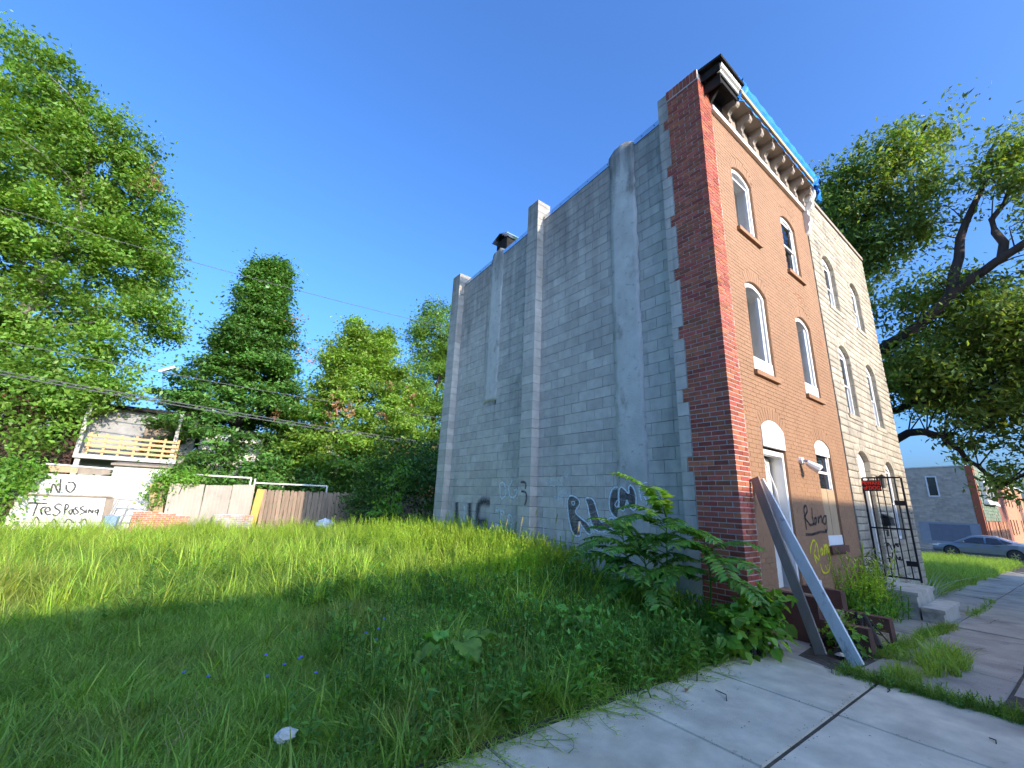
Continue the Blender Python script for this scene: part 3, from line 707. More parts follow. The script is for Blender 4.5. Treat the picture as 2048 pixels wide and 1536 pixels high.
GW={
 'Rout':[(3.33,1.53),(3.31,1.35),(3.27,1.17),(3.2,0.99),(3.13,0.93),(3.01,0.93),(2.98,0.97),(3.03,1.11),(3.01,1.17),(2.95,1.11),(2.83,1.0),(2.74,0.98),(2.73,1.05),(2.79,1.15),(2.95,1.24),(3.09,1.32),(3.09,1.39),(3.01,1.48),(3.02,1.56),(3.14,1.63),(3.27,1.63)],
 'Reye':[(3.21,1.53),(3.13,1.53),(3.15,1.47),(3.2,1.49),(3.21,1.53)],
 'Lout':[(2.82,1.61),(2.86,1.57),(2.81,1.48),(2.77,1.33),(2.72,1.18),(2.65,1.08),(2.5,1.04),(2.35,1.08),(2.23,1.16),(2.21,1.25),(2.27,1.29),(2.46,1.21),(2.52,1.25),(2.58,1.39),(2.63,1.52),(2.7,1.6),(2.82,1.61)],
 'Oout':[(2.09,1.8),(2.19,1.79),(2.26,1.72),(2.3,1.59),(2.3,1.45),(2.24,1.34),(2.16,1.29),(2.1,1.31)],
 'M':[(2.06,1.45),(2.06,1.6),(2.05,1.74),(2.0,1.8),(1.92,1.75),(1.85,1.7),(1.85,1.79),(1.81,1.83),(1.74,1.76),(1.71,1.65),(1.71,1.56),(1.73,1.46),(1.79,1.44),(1.86,1.51),(1.89,1.58),(1.92,1.51),(1.96,1.42),(2.01,1.43),(2.06,1.45)],
 'I':[(1.49,1.87),(1.58,1.85),(1.64,1.78),(1.63,1.68),(1.61,1.58)],
 'I2':[(1.57,1.66),(1.52,1.6),(1.51,1.52)],
 'Oin':[(2.09,1.58),(2.14,1.51),(2.1,1.47),(2.05,1.56),(2.09,1.58)],
}
GF={
 'kR1':[(2.18,1.59),(2.16,1.47),(2.16,1.34),(2.17,1.25)],
 'kR2':[(2.17,1.59),(2.28,1.61),(2.29,1.53),(2.17,1.44),(2.27,1.36),(2.33,1.32)],
 'kL':[(2.51,1.59),(2.48,1.46),(2.48,1.34),(2.33,1.32)],
 'kL2':[(2.48,1.34),(2.59,1.34),(2.65,1.42),(2.58,1.42),(2.56,1.34)],
 'kn':[(2.74,1.46),(2.71,1.35),(2.77,1.43),(2.89,1.46),(2.87,1.35)],
 'kg':[(3.09,1.47),(2.99,1.45),(2.92,1.37),(3.03,1.34),(3.11,1.48),(3.06,1.25),(2.96,1.24)],
 'ku':[(2.1,1.18),(2.39,1.18),(2.71,1.21),(3.04,1.21)],
 'yR1':[(2.18,0.9),(2.25,1.01),(2.38,1.09),(2.46,1.05),(2.4,0.95),(2.33,0.89),(2.38,0.75)],
 'yR2':[(2.34,0.88),(2.48,0.8),(2.53,0.85)],
 'yL':[(2.49,1.06),(2.52,0.96),(2.51,0.86),(2.56,0.85)],
 'yo':[(2.69,0.97),(2.63,0.92),(2.65,0.86),(2.72,0.91),(2.69,0.97)],
 'yn':[(2.82,1.02),(2.76,0.85),(2.85,0.98),(2.92,1.01),(2.87,0.87)],
 'yg':[(3.01,1.02),(2.94,0.95),(2.98,0.89),(3.05,1.0),(3.01,0.84),(2.97,0.73),(2.86,0.62),(2.7,0.59),(2.58,0.63),(2.53,0.74)],
 'ye1':[(2.74,0.7),(2.75,0.67)],
 'ye2':[(2.85,0.71),(2.85,0.69)],
 'ye3':[(2.78,0.67),(2.78,0.63)],
}
GT={
 'N':[(-9.06,1.13),(-9.06,1.43),(-8.87,1.14),(-8.93,1.58)],
 'o':[(-8.76,1.41),(-8.72,1.25),(-8.6,1.18),(-8.54,1.36),(-8.62,1.49),(-8.75,1.48)],
 'T1':[(-9.42,0.82),(-9.01,0.8)],
 'T2':[(-9.22,0.79),(-9.23,0.43)],
 'r':[(-9.04,0.47),(-9.11,0.63),(-9.01,0.71)],
 'e':[(-9.0,0.55),(-8.89,0.6),(-8.96,0.7),(-9.01,0.6),(-8.93,0.47),(-8.84,0.5)],
 'S':[(-8.65,0.76),(-8.76,0.8),(-8.81,0.7),(-8.66,0.57),(-8.73,0.44),(-8.82,0.5)],
 'p':[(-8.54,0.47),(-8.58,0.78),(-8.5,0.74),(-8.55,0.61)],
 'a':[(-8.4,0.64),(-8.46,0.58),(-8.39,0.48),(-8.38,0.65),(-8.32,0.48)],
 's1':[(-8.27,0.72),(-8.34,0.68),(-8.23,0.55),(-8.32,0.48)],
 's2':[(-8.13,0.77),(-8.21,0.68),(-8.08,0.57),(-8.19,0.48)],
 'i':[(-8.06,0.65),(-8.04,0.52)],
 'n':[(-7.98,0.52),(-7.99,0.64),(-7.89,0.54),(-7.9,0.64)],
 'g':[(-7.77,0.66),(-7.84,0.59),(-7.76,0.54),(-7.77,0.66),(-7.75,0.45)],
 'l2a':[(-9.2,0.21),(-9.15,0.4),(-9.03,0.21)],
 'l2b':[(-8.79,0.18),(-8.75,0.34),(-8.64,0.18)],
 'l2c':[(-8.48,0.21),(-8.41,0.34),(-8.25,0.21)],
 'l2d':[(-8.13,0.21),(-8.03,0.35),(-7.95,0.21)],
}
mside=lambda u,v,lz:(.1945-lz,u,v)
mstu=lambda u,v,lz:(.150-lz,u,v)
mpil=lambda u,v,lz:(-.0055-lz,u,v)
uvribbon('graffiti',[(GS[k],.10) for k in('D','G','Istem','S')]+[(GS['Itop'],.13),(GS['Ibot'],.11)],mside,M['sp_pale'],HB,'pale sprayed letters DG IS')
uvribbon('graffiti',[(GS['iw'],.11),(GS['idot'],.10),(GS['one'],.035)],mside,M['sp_white'],HB)
uvribbon('graffiti',[(GS['U1'],.27),(GS['U2'],.27),(GS['F1'],.28),(GS['F2'],.24)],mside,M['sp_grey'],HB,'dark faded sprayed letters')
uvribbon('graffiti',[([(y-.22,z) for y,z in GS[k]],.07) for k in('P1','P2')],mpil,M['sp_grey'],HB)
uvribbon('graffiti',[(GS[k],.035) for k in GS if k.startswith('r_')],mside,M['sp_pale'],HB,'thin pale sprayed names')
def fill(name,poly,fmap,m,inset):
    c=np.mean(np.array(poly),axis=0)
    g=G(); P=[Vector((*fmap(*p,0),)) for p in poly]
    tr=tessellate_polygon([[Vector((p[0],p[1],0)) for p in poly]])
    me=bpy.data.meshes.new(name); me.from_pydata([tuple(p) for p in P],[],[tuple(t) for t in tr]); uv=me.uv_layers.new(name='UVMap'); me.update()
    return link(name,me,m,HB)
M['sp_fill']=mat('spray_dark_fill',(.03,.03,.036),.85,.1,5,0,alpha=(.62,.9))
ms2=lambda u,v,lz:(.1963-lz,u,v)
for k in('Rout','Lout'): fill('graffiti_fill',GW[k],ms2,M['sp_fill'],0)
fill('graffiti_fill',GW['Oout'],ms2,M['sp_fill'],0)
fill('graffiti_fill',GW['M'],lambda u,v,lz:(.1525-lz,u,v),M['sp_fill'],0)
uvribbon('graffiti',[(GW['Rout']+[GW['Rout'][0]],.06),(GW['Reye'],.035),(GW['Lout'],.06),(GW['Oout'],.06)],mside,M['sp_white'],HB,'bubble letters with white outline')
uvribbon('graffiti',[(GW['M'],.05),(GW['I'],.05),(GW['I2'],.05),(GW['Oin'],.04)],mstu,M['sp_white'],HB)
mf=lambda u,v,lz:(u,FY-.0062-lz,v)
uvribbon('graffiti',[(GF[k],.052) for k in GF if k[0]=='k'],mf,M['sp_black'],HB,'black sprayed scrawl with underline')
uvribbon('graffiti',[(GF[k],.046) for k in GF if k[0]=='y'],mf,M['sp_yellow'],HB,'yellow sprayed scrawl with a smiling face')
# ---- two loose boards leaning on the front
g=G(); g.beam((.10,-.97,0.012),(.53,-.045,1.90),.145,.026,up=(1,-.3,0)); B1=g.build('leaning_board',M['board_grey'],label='long pale grey board leaning across the doorway, the longer of two',cat='board')
g=G(); g.beam((.20,-.62,0.008),(.36,-.06,1.93),.12,.026,up=(1,-.2,0)); B2=g.build('leaning_board',M['board_brown'],label='weathered brown board leaning on the brick corner behind the grey board',cat='board')
# ================================================================ STONE FRONTED HOUSE
HS=thing('row_house','three storey row house faced with pale tan rough stone, next to the brown one','house',(7.05,4.2,-.25))
SX0,SX1,SY=4.70,9.38,.035
SO=[(5.40,6.20,6.2,7.42,.20),(7.42,8.20,6.2,7.42,.20),(5.40,6.20,3.62,5.08,.20),(7.42,8.22,3.62,5.08,.20),(5.40,6.24,.36,2.66,.20),(7.45,8.25,1.0,2.60,.20)]
SW=holed_wall('stone_front',M['stone_mortar'],HS,[(SX0,-.5),(SX1,-.5),(SX1,8.98),(SX0,8.98)],[arch(*o) for o in SO],lambda u,v,d:(u,SY+d,v),.30)
g=G(); g.box(SX0+.02,SX1-.02,SY+.31,8.3,-.5,-.1,.5); g.box(SX1-.25,SX1-.002,SY+.301,8.3,-.099,8.7,.5); g.box(SX0+.02,SX1-.26,8.05,8.29,-.09,8.3,.5); g.box(SX0+.02,SX0+.1,SY+.31,8.04,-.09,8.3,.5); g.build('side_walls',M['stone_mortar'],HS)
g=G(); g.box(SX0+.01,SX1-.01,SY+.05,8.3,8.70,8.80,.5); g.build('roof',M['asphalt'],HS)
g=G(); g.box(SX0+.01,SX1+.03,SY-.05,SY+.36,8.981,9.08,.5); g.build('coping',M['tan'],HS)
# rough stones in random lengths
def opn2(o,pad,head):
    f=opn(o,pad,head); return f
stones=[]; rr=random.Random(21); z=-.35
while z<8.93:
    h=rr.choice((.13,.15,.15,.17)); zt=min(z+h,8.97)
    iv=[(SX0+.004,SX1-.002)]
    for o in SO:
        f=opn(o,.0,.02)
        for (a,b) in f(z,zt):
            nv=[]
            for (p,q) in iv:
                if b<=p or a>=q: nv.append((p,q))
                else:
                    if a>p: nv.append((p,a))
                    if b<q: nv.append((b,q))
            iv=nv
    for (p,q) in iv:
        x=p
        while x<q-.02:
            L=rr.choice((.24,.32,.4,.46,.55)); e=x+L
            if q-e<.14: e=q
            stones.append((x,e,z,zt)); x=e
    z=zt
items=[]
for (a,b,za,zb) in stones:
    items.append((((a+b)/2,SY+.002-rr.uniform(.008,.014),(za+zb)/2),(b-a-.010,.05,zb-za-.012)))
items.sort(key=lambda t:pdist(t[0])/math.sqrt(t[1][0]*t[1][2]))
for c,s in items[:300]: piece('facing_stone',SW,c,s,M['stone'],shape='stone')
UV_=[(-.5,.5,-.5),(.5,.5,-.5),(.5,.5,.5),(-.5,.5,.5),(-.5,-.25,-.5),(.5,-.25,-.5),(.5,-.25,.5),(-.5,-.25,.5),(-.44,-.5,-.33),(.45,-.45,-.36),(.43,-.52,.34),(-.45,-.42,.36)]
UF_=[(0,4,5,1),(1,5,6,2),(2,6,7,3),(3,7,4,0),(4,8,9,5),(5,9,10,6),(6,10,11,7),(7,11,8,4),(8,11,10,9)]
g=G()
for c,s in items[300:]: g.add([(c[0]+x*s[0],c[1]+y*s[1],c[2]+z*s[2]) for x,y,z in UV_],UF_)
g.build('upper_facing_stones',M['stone_j'],SW,kind='stuff')
# stone lined reveals
for o in SO:
    g=G(); x0,x1,z0,zs,rise=o; z=z0
    while z<zs-.02:
        zt=min(z+.26,zs); g.box(x1-.006,x1+.02,SY-.012,SY+.20,z+.005,zt-.005); g.box(x0-.02,x0+.006,SY-.012,SY+.20,z+.005,zt-.005); z=zt
    w=(x1-x0)/2; rad=(w*w+rise*rise)/(2*rise); zc=zs+rise-rad; c=(x0+x1)/2; A=math.asin(w/rad)
    for i in range(7):
        t0=-A+2*A*i/7+.01; t1=-A+2*A*(i+1)/7-.01; r0,r1=rad-.005,rad+.19
        g.prism([(c+r0*math.sin(t0),SY-.026,zc+r0*math.cos(t0)),(c+r0*math.sin(t1),SY-.026,zc+r0*math.cos(t1)),(c+r1*math.sin(t1),SY-.026,zc+r1*math.cos(t1)),(c+r1*math.sin(t0),SY-.026,zc+r1*math.cos(t0))],(0,.226,0))
    g.box(x0-.06,x1+.06,SY-.05,SY+.16,z0-.10,z0-.001)
    g.build('window_surround',M['stone_j'],HS)
def swin(o,i):
    x0,x1,z0,zs,rise=o; y=SY+.062; e=.012
    g=G(); arch_ring(g,arch(x0+e,x1-e,z0+.004,zs,rise-.006),arch(x0+.07,x1-.07,z0+.07,zs-.05,.11),y,y+.08); w_=g.build('window',M['white'],HS)
    a,b=x0+.072,x1-.072; zm=z0+.5*(zs-z0)
    for (p,q,dy) in ((z0+.072,zm+.02,.045),(zm-.02,zs-.03,.015)):
        s=G(); s.box(a,a+.035,y+dy,y+dy+.028,p,q); s.box(b-.035,b,y+dy,y+dy+.028,p,q); s.box(a+.035,b-.035,y+dy,y+dy+.028,p,p+.04); s.box(a+.035,b-.035,y+dy,y+dy+.028,q-.04,q); s.build('sash',M['white'],w_)
        s=G(); s.box(a+.036,b-.036,y+dy+.01,y+dy+.016,p+.041,q-.041); s.build('pane',M['pane'],w_)
    s=G(); s.box(a,b,y+.085,y+.1,z0+.05,zs+rise-.05); s.build('blind',M['white_worn'],w_)
for i,o in enumerate(SO):
    if i!=4: swin(o,i)
# dark rooms behind
g=G(); g.box(SX0+.3,SX1-.3,.62,.7,-.05,8.6,.5); g.build('room_back',M['tan'],HS)
# door with white frame, boarded
o=SO[4]; x0,x1,z0,zs,rise=o; y=SY+.085
g=G(); g.box(x0+.01,x0+.09,y-.02,y+.08,z0,2.3); g.box(x1-.09,x1-.01,y-.02,y+.08,z0,2.3); g.box(x0+.09,x1-.09,y-.018,y+.08,2.22,2.3); DF=g.build('door_frame',M['white_worn'],HS)
P=[(x0+.01,2.31),(x1-.01,2.31)]+arch(x0+.012,x1-.012,z0,zs,rise-.01)[2:]; g=G(); g.prism([(u,y-.01,v) for u,v in P],(0,.05,0)); g.build('transom',M['white'],DF)
g=G(); g.box(x0+.091,x1-.091,y+.03,y+.07,z0+.01,2.21); DD=g.build('door',M['white_worn'],HS)
g=G(); g.box(x0+.16,x1-.16,y+.022,y+.0295,z0+.2,z0+.95); g.box(x0+.16,x1-.16,y+.022,y+.0295,1.4,2.05); g.build('door_panel',M['plywood'],DD)
# letter box, carriage lamp, house number
g=G(); g.prism([(6.42,SY-.03,1.50),(6.42,SY-.15,1.46),(6.42,SY-.16,1.32),(6.42,SY-.03,1.30)],(.32,0,0)); LB=g.build('letter_box',M['dark_metal'],label='black letter box on the stone front beside the door',cat='letter box')
g=G(); g.prism([(6.40,SY-.03,1.55),(6.40,SY-.17,1.475),(6.40,SY-.17,1.462),(6.40,SY-.03,1.525)],(.36,0,0)); g.build('lid',M['dark_metal'],LB)
LN=G(); LN.box(6.50,6.60,SY-.05,SY-.03,2.18,2.36); LN=LN.build('wall_lantern',M['dark_metal'],label='small wall lantern above the letter box',cat='lamp')
g=G(); g.tube([(6.55,SY-.13,2.10),(6.55,SY-.13,2.16),(6.55,SY-.13,2.32)],[.03,.055,.065],6); g.build('lantern_glass',M['stone_mortar'],LN)
g=G(); g.tube([(6.55,SY-.13,2.321),(6.55,SY-.13,2.40)],[.085,.01],6); g.tube([(6.55,SY-.04,2.3),(6.55,SY-.1,2.38)],.01,5); g.build('lantern_cap',M['dark_metal'],LN)
def seg(g,ch,x,z,w,h,t,y,dx=1):
    S={'3':'abgcd','8':'abcdefg','2':'abged','0':'abcdef','4':'fgbc'}[ch]
    Q=dict(a=(0,1,1,1),b=(1,.5,1,1),c=(1,0,1,.5),d=(0,0,1,0),e=(0,0,0,.5),f=(0,.5,0,1),g=(0,.5,1,.5))
    for k in S:
        a,b,c,d=Q[k]; g.box(x+a*w-t/2,x+c*w+t/2,y-.006,y,z+b*h-t/2,z+d*h+t/2)
g=G(); seg(g,'3',6.52,1.10,.06,.12,.018,SY-.034); seg(g,'8',6.63,1.10,.06,.12,.018,SY-.034); g.build('house_number',M['dark_metal'],HS)
# ---- concrete steps
CS=thing('concrete_steps','pale weathered concrete steps in front of the stone house','steps',(5.6,-.4,-.25))
M['step_conc']=mat('step_concrete',(.50,.46,.38),.95,.15,4,.5,50,stains=[((.17,.15,.12),2.4,.52,.70,.75,None),((.62,.58,.52),1.7,.62,.74,.5,None)])
def cstep(nm,x0,x1,y0,y1,z0,z1,lip):
    g=G(); g.box(x0,x1,y0+lip,y1,z0,z1-.06,.5); g.build('riser',M['step_conc'],CS)
    g=G(); g.box(x0-lip*.6,x1+lip*.6,y0,y1,z1-.059,z1,.5); g.build(nm,M['step_conc'],CS)
cstep('tread',4.96,6.30,-.62,-.002,-.5,.22,.03); cstep('tread',4.94,6.32,-.93,-.622,-.5,.0,.03)
g=G(); g.box(5.38,6.26,-.12,.15,.221,.34,.5); g.build('threshold',M['step_conc'],CS)
# ---- iron security door standing open at right angles to the front
IG=thing('iron_gate','black iron security door with scroll ornament standing open by the stone house','gate',(5.4,-.3,.39))
def bar(a,b,r=.011): g=G(); g.beam(a,b,r*2,r*2,up=(1,0,0)); return g
X=5.40; z0,z1=.40,2.25
g=G()
for (a,b) in (((X,-.01,z0),(X,-.01,z1)),((X,-.62,z0-.05),(X,-.62,z1)),((X,-.02,z1),(X,-.61,z1)),((X,-.02,z0),(X,-.61,z0)),((X,-.02,1.28),(X,-.61,1.28))):
    g.beam(a,b,.03,.03,up=(1,0,.0) if a[1]==b[1] else (1,0,0))
g.build('gate_frame',M['dark_metal'],IG)
for i in range(1,6):
    yb=-.01-.61*i/6; g=G(); g.beam((X,yb,z0+.016),(X,yb,z1-.016),.016,.016,up=(1,0,0)); g.build('upright_bar',M['dark_metal'],IG)
g=G()
for sy in (-1,1):
    for sz in (-1,1):
        pts=[(X-.012,-.30+sy*(.015+.075*t),.86+sz*(.02+.13*math.sin(t*2.6))) for t in np.linspace(0,1,7)]
        c=pts[-1]; pts+=[(X-.012,c[1]-sy*.03*math.sin(a),c[2]+sz*.03*(1-math.cos(a))) for a in np.linspace(.5,4.2,7)]
        g.tube(pts,.009,5)
g.build('scroll_ornament',M['dark_metal'],IG)
for z in (1.72,.62): 
    g=G(); g.box(X-.03,X+.03,-.63,-.46,z,z+.09,.5); g.build('hinge_box' if z<1 else 'lock_box',M['dark_metal'],IG)
# ---- BEWARE of DOG sign on the gate
SG=thing('warning_sign','black sign with red letters reading BEWARE of DOG hung on the iron gate','sign',(X-.03,-.15,2.0))
g=G(); g.box(X-.034,X-.028,-.30,0.0,1.985,2.20,.5); PL=g.build('plate',mat('sign_black',(.012,.012,.013),.5,.1,9,0),SG)
M['sign_red']=mat('sign_red',(.75,.03,.015),.5,.05,9,0)
def text(body,size,loc,rot,m,parent,name,ext=.001,xs=1.0):
    cu=bpy.data.curves.new(name,'FONT'); cu.body=body; cu.size=size; cu.extrude=ext; cu.align_x='CENTER'; cu.align_y='CENTER'; cu.offset=.004
    to=bpy.data.objects.new('tmp_text',cu); COL.objects.link(to); bpy.context.view_layer.update()
    me=bpy.data.meshes.new_from_object(to.evaluated_get(bpy.context.evaluated_depsgraph_get())); bpy.data.objects.remove(to); 
    mw=Matrix.Translation(loc)@rot.to_4x4()@Matrix.Diagonal((xs,1,1,1)); me.transform(mw)
    me.materials.clear(); return link(name,me,m,parent)
# seen from -x: text x axis runs towards -y
RT=Matrix(((0,0,-1),(-1,0,0),(0,1,0)))
text('BEWARE',.10,Vector((X-.0355,-.15,2.145)),RT,M['sign_red'],SG,'lettering',xs=.78)
text('of DOG',.10,Vector((X-.0355,-.15,2.045)),RT,M['sign_red'],SG,'lettering',xs=.80)
# ================================================================ FAR RIGHT: corner house, row behind, car
M['grey_brick']=mat('grey_painted_brick',(.46,.39,.31),.9,.12,4,.4,30,'attr',.16,stains=[((.14,.12,.11),2.2,.6,.75,.6,(1,1,3)),((.45,.42,.38),1.2,.55,.7,.4,None)])
M['slate_patch']=mat('grey_blue_paint',(.16,.18,.215),.8,.08,3,.1,30)
M['slate_patch2']=mat('pale_grey_blue_paint',(.28,.30,.325),.8,.08,3,.1,30)
HC=thing('corner_house','two storey corner house with grey painted brick side wall and red brick edge','house',(46,8,-.7))
CXw=42.0; CY=1.9; CT=5.5
holed_wall('side_wall',M['grey_brick'],HC,[(CY+.4,-.9),(18,-.9),(18,CT-.5),(CY+.4,CT)],[[(4.05,3.25),(4.58,3.25),(4.58,4.7),(4.05,4.7)]],lambda u,v,d:(CXw+d,u,v),.3)
g=G(); rr=random.Random(5)
for (a,b,za,zb) in lay(CY+.4,14,-.8,CT-.4,.42,.14,.012,.5,[lambda p,q:[(3.98,4.66)] if q>3.2 and p<4.76 else []]):
    if rr.random()<.93: g.box(CXw-rr.uniform(.004,.022),CXw+.01,a,b,za,zb)
g.build('wall_bricks',M['grey_brick'],HC,kind='stuff')
g=G(); g.box(CXw-.029,CXw-.024,2.75,5.0,-.15,1.12,.5); g.build('painted_patch',M['slate_patch'],HC)
g=G(); g.box(CXw-.0265,CXw-.0235,2.2,5.6,-.35,1.25,.5); g.build('painted_patch',M['slate_patch2'],HC)
g=G(); g.box(CXw-.03,CXw+.06,3.98,4.06,3.18,4.78); g.box(CXw-.03,CXw+.06,4.57,4.65,3.18,4.78); g.box(CXw-.03,CXw+.06,4.061,4.569,3.18,3.27); g.box(CXw-.03,CXw+.06,4.061,4.569,4.69,4.78); wf=g.build('window',M['white'],HC)
g=G(); g.box(CXw+.08,CXw+.09,4.06,4.57,3.27,4.69); g.build('pane',M['pane'],wf)
g=G(); g.prism([(CXw-.05,CY+.3,CT+.01),(CXw-.05,18,CT-.49),(CXw-.05,18,CT-.40),(CXw-.05,CY+.3,CT+.10)],(.5,0,0)); g.build('coping',M['white_worn'],HC)
g=G(); g.box(CXw-.02,CXw+.35,CY,CY+.39,-.9,CT+.05,.5); g.build('brick_edge',M['brick_j'],HC)
g=G(); g.box(CXw+.36,60,CY+.05,CY+9,-.9,CT-.6,.5); g.build('body',M['row_brick'],HC)
M['green_sh']=mat('green_shingle',(.17,.22,.15),.9,.25,5,.5,30,stains=[((.36,.14,.07),1.2,.6,.66,.8,None),((.42,.42,.36),1.5,.6,.7,.6,None)])
g=G(); rr=random.Random(8)
z=1.5
while z<CT+.2:
    x=CXw+.36
    while x<52:
        L=rr.uniform(.5,1.2); g.box(x,x+L-.02,CY-.02-rr.uniform(0,.03),CY+.049,z+.01,z+.24); x+=L
    z+=.25
g.build('shingle_band',M['green_sh'],HC)
for k,xw in enumerate((43.4,45.6,47.8)):
    g=G(); g.box(xw,xw+1.9,CY-.30,CY-.06,2.9,4.5,.5); wf=g.build('window_bay',M['white'],HC)
    for q in range(3):
        g=G(); g.box(xw+.15+q*.6,xw+.55+q*.6,CY-.315,CY-.302,3.05,4.35); g.build('pane',M['pane'] if k else M['stone_mortar'],wf)
    g=G(); g.box(xw-.02,xw+.05,CY-.29,CY-.07,2.95,4.45); g.build('side_trim',M['white'],wf)
g=G(); g.box(43.2,50,CY-.36,CY-.05,2.72,2.89); g.build('window_ledge',M['white'],HC)
M['bare_brick']=mat('bare_brick',(.42,.20,.11),.9,.25,3,.4,30,'attr',.3)
g=G(); x=42.4
while x<56:
    L=rr.uniform(.35,.75); g.box(x,x+L-.05,CY-.02-rr.uniform(.0,.10),CY+.04,-.9,1.45,None); x+=L
g.build('lower_front',M['bare_brick'],HC)
# ---- grey sedan parked on the cross street, nose to the left (towards +y)
def sedan(name,loc,rz,paint,label):
    t=thing(name,label,'car',(0,0,0)); t.location=(0,0,0)
    # profile along local x (front +), heights, half widths
    st=[(2.38,.34,.55,.62),(2.30,.28,.66,.76),(2.0,.24,.74,.86),(1.4,.2,.86,.91),(.9,.2,.93,.92),(0,.2,.95,.93),(-.9,.2,.97,.93),(-1.6,.22,1.0,.90),(-2.1,.28,.98,.84),(-2.36,.38,.90,.72)]
    V=[];F=[]
    for (x,zb,zt,hw) in st:
        pr=[(hw*.90,zb),(hw,zb+.14),(hw,zb+.6*(zt-zb)),(hw*.96,zt-.05),(hw*.84,zt)]
        V+=[(x,-y,z) for y,z in pr]+[(x,y,z) for y,z in reversed(pr)]
    n=10
    for i in range(len(st)-1):
        for k in range(n): F.append((i*n+k,i*n+(k+1)%n,(i+1)*n+(k+1)%n,(i+1)*n+k))
    F+=[tuple(range(n)),tuple((len(st)-1)*n+k for k in reversed(range(n)))]
    T=Matrix.Translation(loc)@Matrix.Rotation(rz,4,'Z')
    def mk(g,nm,m,p,sm=False):
        g.v=[tuple(T@Vector(v)) for v in g.v]; return g.build(nm,m,p,smooth=sm)
    g=G(); g.add(V,F,.5); body=mk(g,'body',paint,t)
    roof=[(1.25,.90,.80),(.45,1.34,.62),(-.1,1.43,.60),(-.7,1.40,.60),(-1.45,1.12,.66),(-1.95,.98,.72)]
    V=[];F=[]
    for (x,z,hw) in roof: V+=[(x,-hw,z),(x,-hw*.8,z+.035),(x,hw*.8,z+.035),(x,hw,z)]
    base=[(1.25,.90,.80),(.45,.93,.84),(-.1,.94,.85),(-.7,.95,.85),(-1.45,.97,.80),(-1.95,.975,.74)]
    b=len(V)
    for (x,z,hw) in base: V+=[(x,-hw,z),(x,hw,z)]
    for i in range(5):
        for k in range(3): F.append((i*4+k,i*4+k+1,(i+1)*4+k+1,(i+1)*4+k))
        F.append((b+i*2,i*4,(i+1)*4,b+(i+1)*2)); F.append((i*4+3,b+i*2+1,b+(i+1)*2+1,(i+1)*4+3))
    g=G(); g.add(V,F,.5); mk(g,'cabin',paint,t)
    for s in (-1,1):
        for (P) in ([(.95,.97,.83),(.38,1.28,.645),(-.18,1.36,.62),(-.18,.98,.86)],[(-.26,.98,.86),(-.26,1.355,.62),(-.75,1.33,.62),(-.98,1.0,.86)],[(-1.04,1.01,.855),(-.82,1.30,.625),(-1.42,1.06,.79)]):
            g=G(); g.prism([(x,s*(hw+.012),z) for x,z,hw in P],(0,-s*.008,0)); mk(g,'side_window',M['pane'],t)
        g=G(); g.box(.72,.92,min(s*.90,s*1.05),max(s*.90,s*1.05),.93,1.06); mk(g,'mirror',paint,t)
        g=G(); g.box(2.02,2.30,min(s*.60,s*.845),max(s*.60,s*.845),.62,.71); mk(g,'headlight',M['white'],t)
        g=G(); g.box(-2.33,-2.0,min(s*.55,s*.865),max(s*.55,s*.865),.80,.92); mk(g,'tail_light',M['sign_red'],t)
        for dx in (.15,-.75):
            g=G(); g.box(dx-.1,dx+.1,min(s*.93,s*.955),max(s*.93,s*.955),.85,.875); mk(g,'door_handle',M['metal'],t)
        for x in (1.42,-1.42):
            g=G(); g.tube([(x,s*.945,.33),(x,s*.74,.33)],.40,20); mk(g,'wheel_arch',M['dark_metal'],t)
            g=G(); g.tube([(x,s*.955,.325),(x,s*.76,.325)],.325,20); wh=mk(g,'wheel',M['asphalt'],t)
            g=G()
            for q in range(5):
                a=q*2*math.pi/5
                for da in (-.17,.17):
                    g.beam((x,s*.962,.325),(x+.215*math.cos(a+da),s*.958,.325+.215*math.sin(a+da)),.03,.012,up=(0,1,0))
            g.tube([(x,s*.966,.325),(x,s*.955,.325)],.05,10); mk(g,'rim',M['metal'],wh)
    t.location=loc
    for c in t.children: c.matrix_parent_inverse=Matrix.Translation(-Vector(loc))
    return t
plain=[(60.2,72,5.0,'red brick row house, first beyond the corner house on the far street'),(72.1,84,5.3,'red brick row house, second beyond the corner house on the far street')]
for (a,b,h,lb) in plain:
    t=thing('row_house',lb,'house',((a+b)/2,2,-.9),'far row houses'); H=[[(a+k*3+1,z),(a+k*3+2,z),(a+k*3+2,z+1.5),(a+k*3+1,z+1.5)] for k in range(3) for z in (.2,3)]
    holed_wall('wall',M['bare_brick'],t,[(a,-1.2),(b,-1.2),(b,h),(a,h)],H,lambda u,v,d:(u,2+d,v),.3)
    for q in H:
        g=G(); g.box(q[0][0],q[1][0],2.15,2.18,q[0][1],q[2][1]); g.build('window',M['pane'],t)
    g=G(); g.box(a+.02,b-.02,2.31,10,-1.2,h-.2,.5); g.build('body',M['row_brick'],t)
    g=G(); g.box(a,b,1.8,2.6,h+.002,h+.25,.5); g.build('cornice',M['white_worn'],t)
M['car_paint']=mat('grey_blue_car_paint',(.24,.275,.315),.28,.03,3,0,spec=.6,metal=.4,coat=.6)
sedan('parked_car',Vector((37.25,1.82,-.885)),R(90),M['car_paint'],'grey blue sedan parked on the cross street')
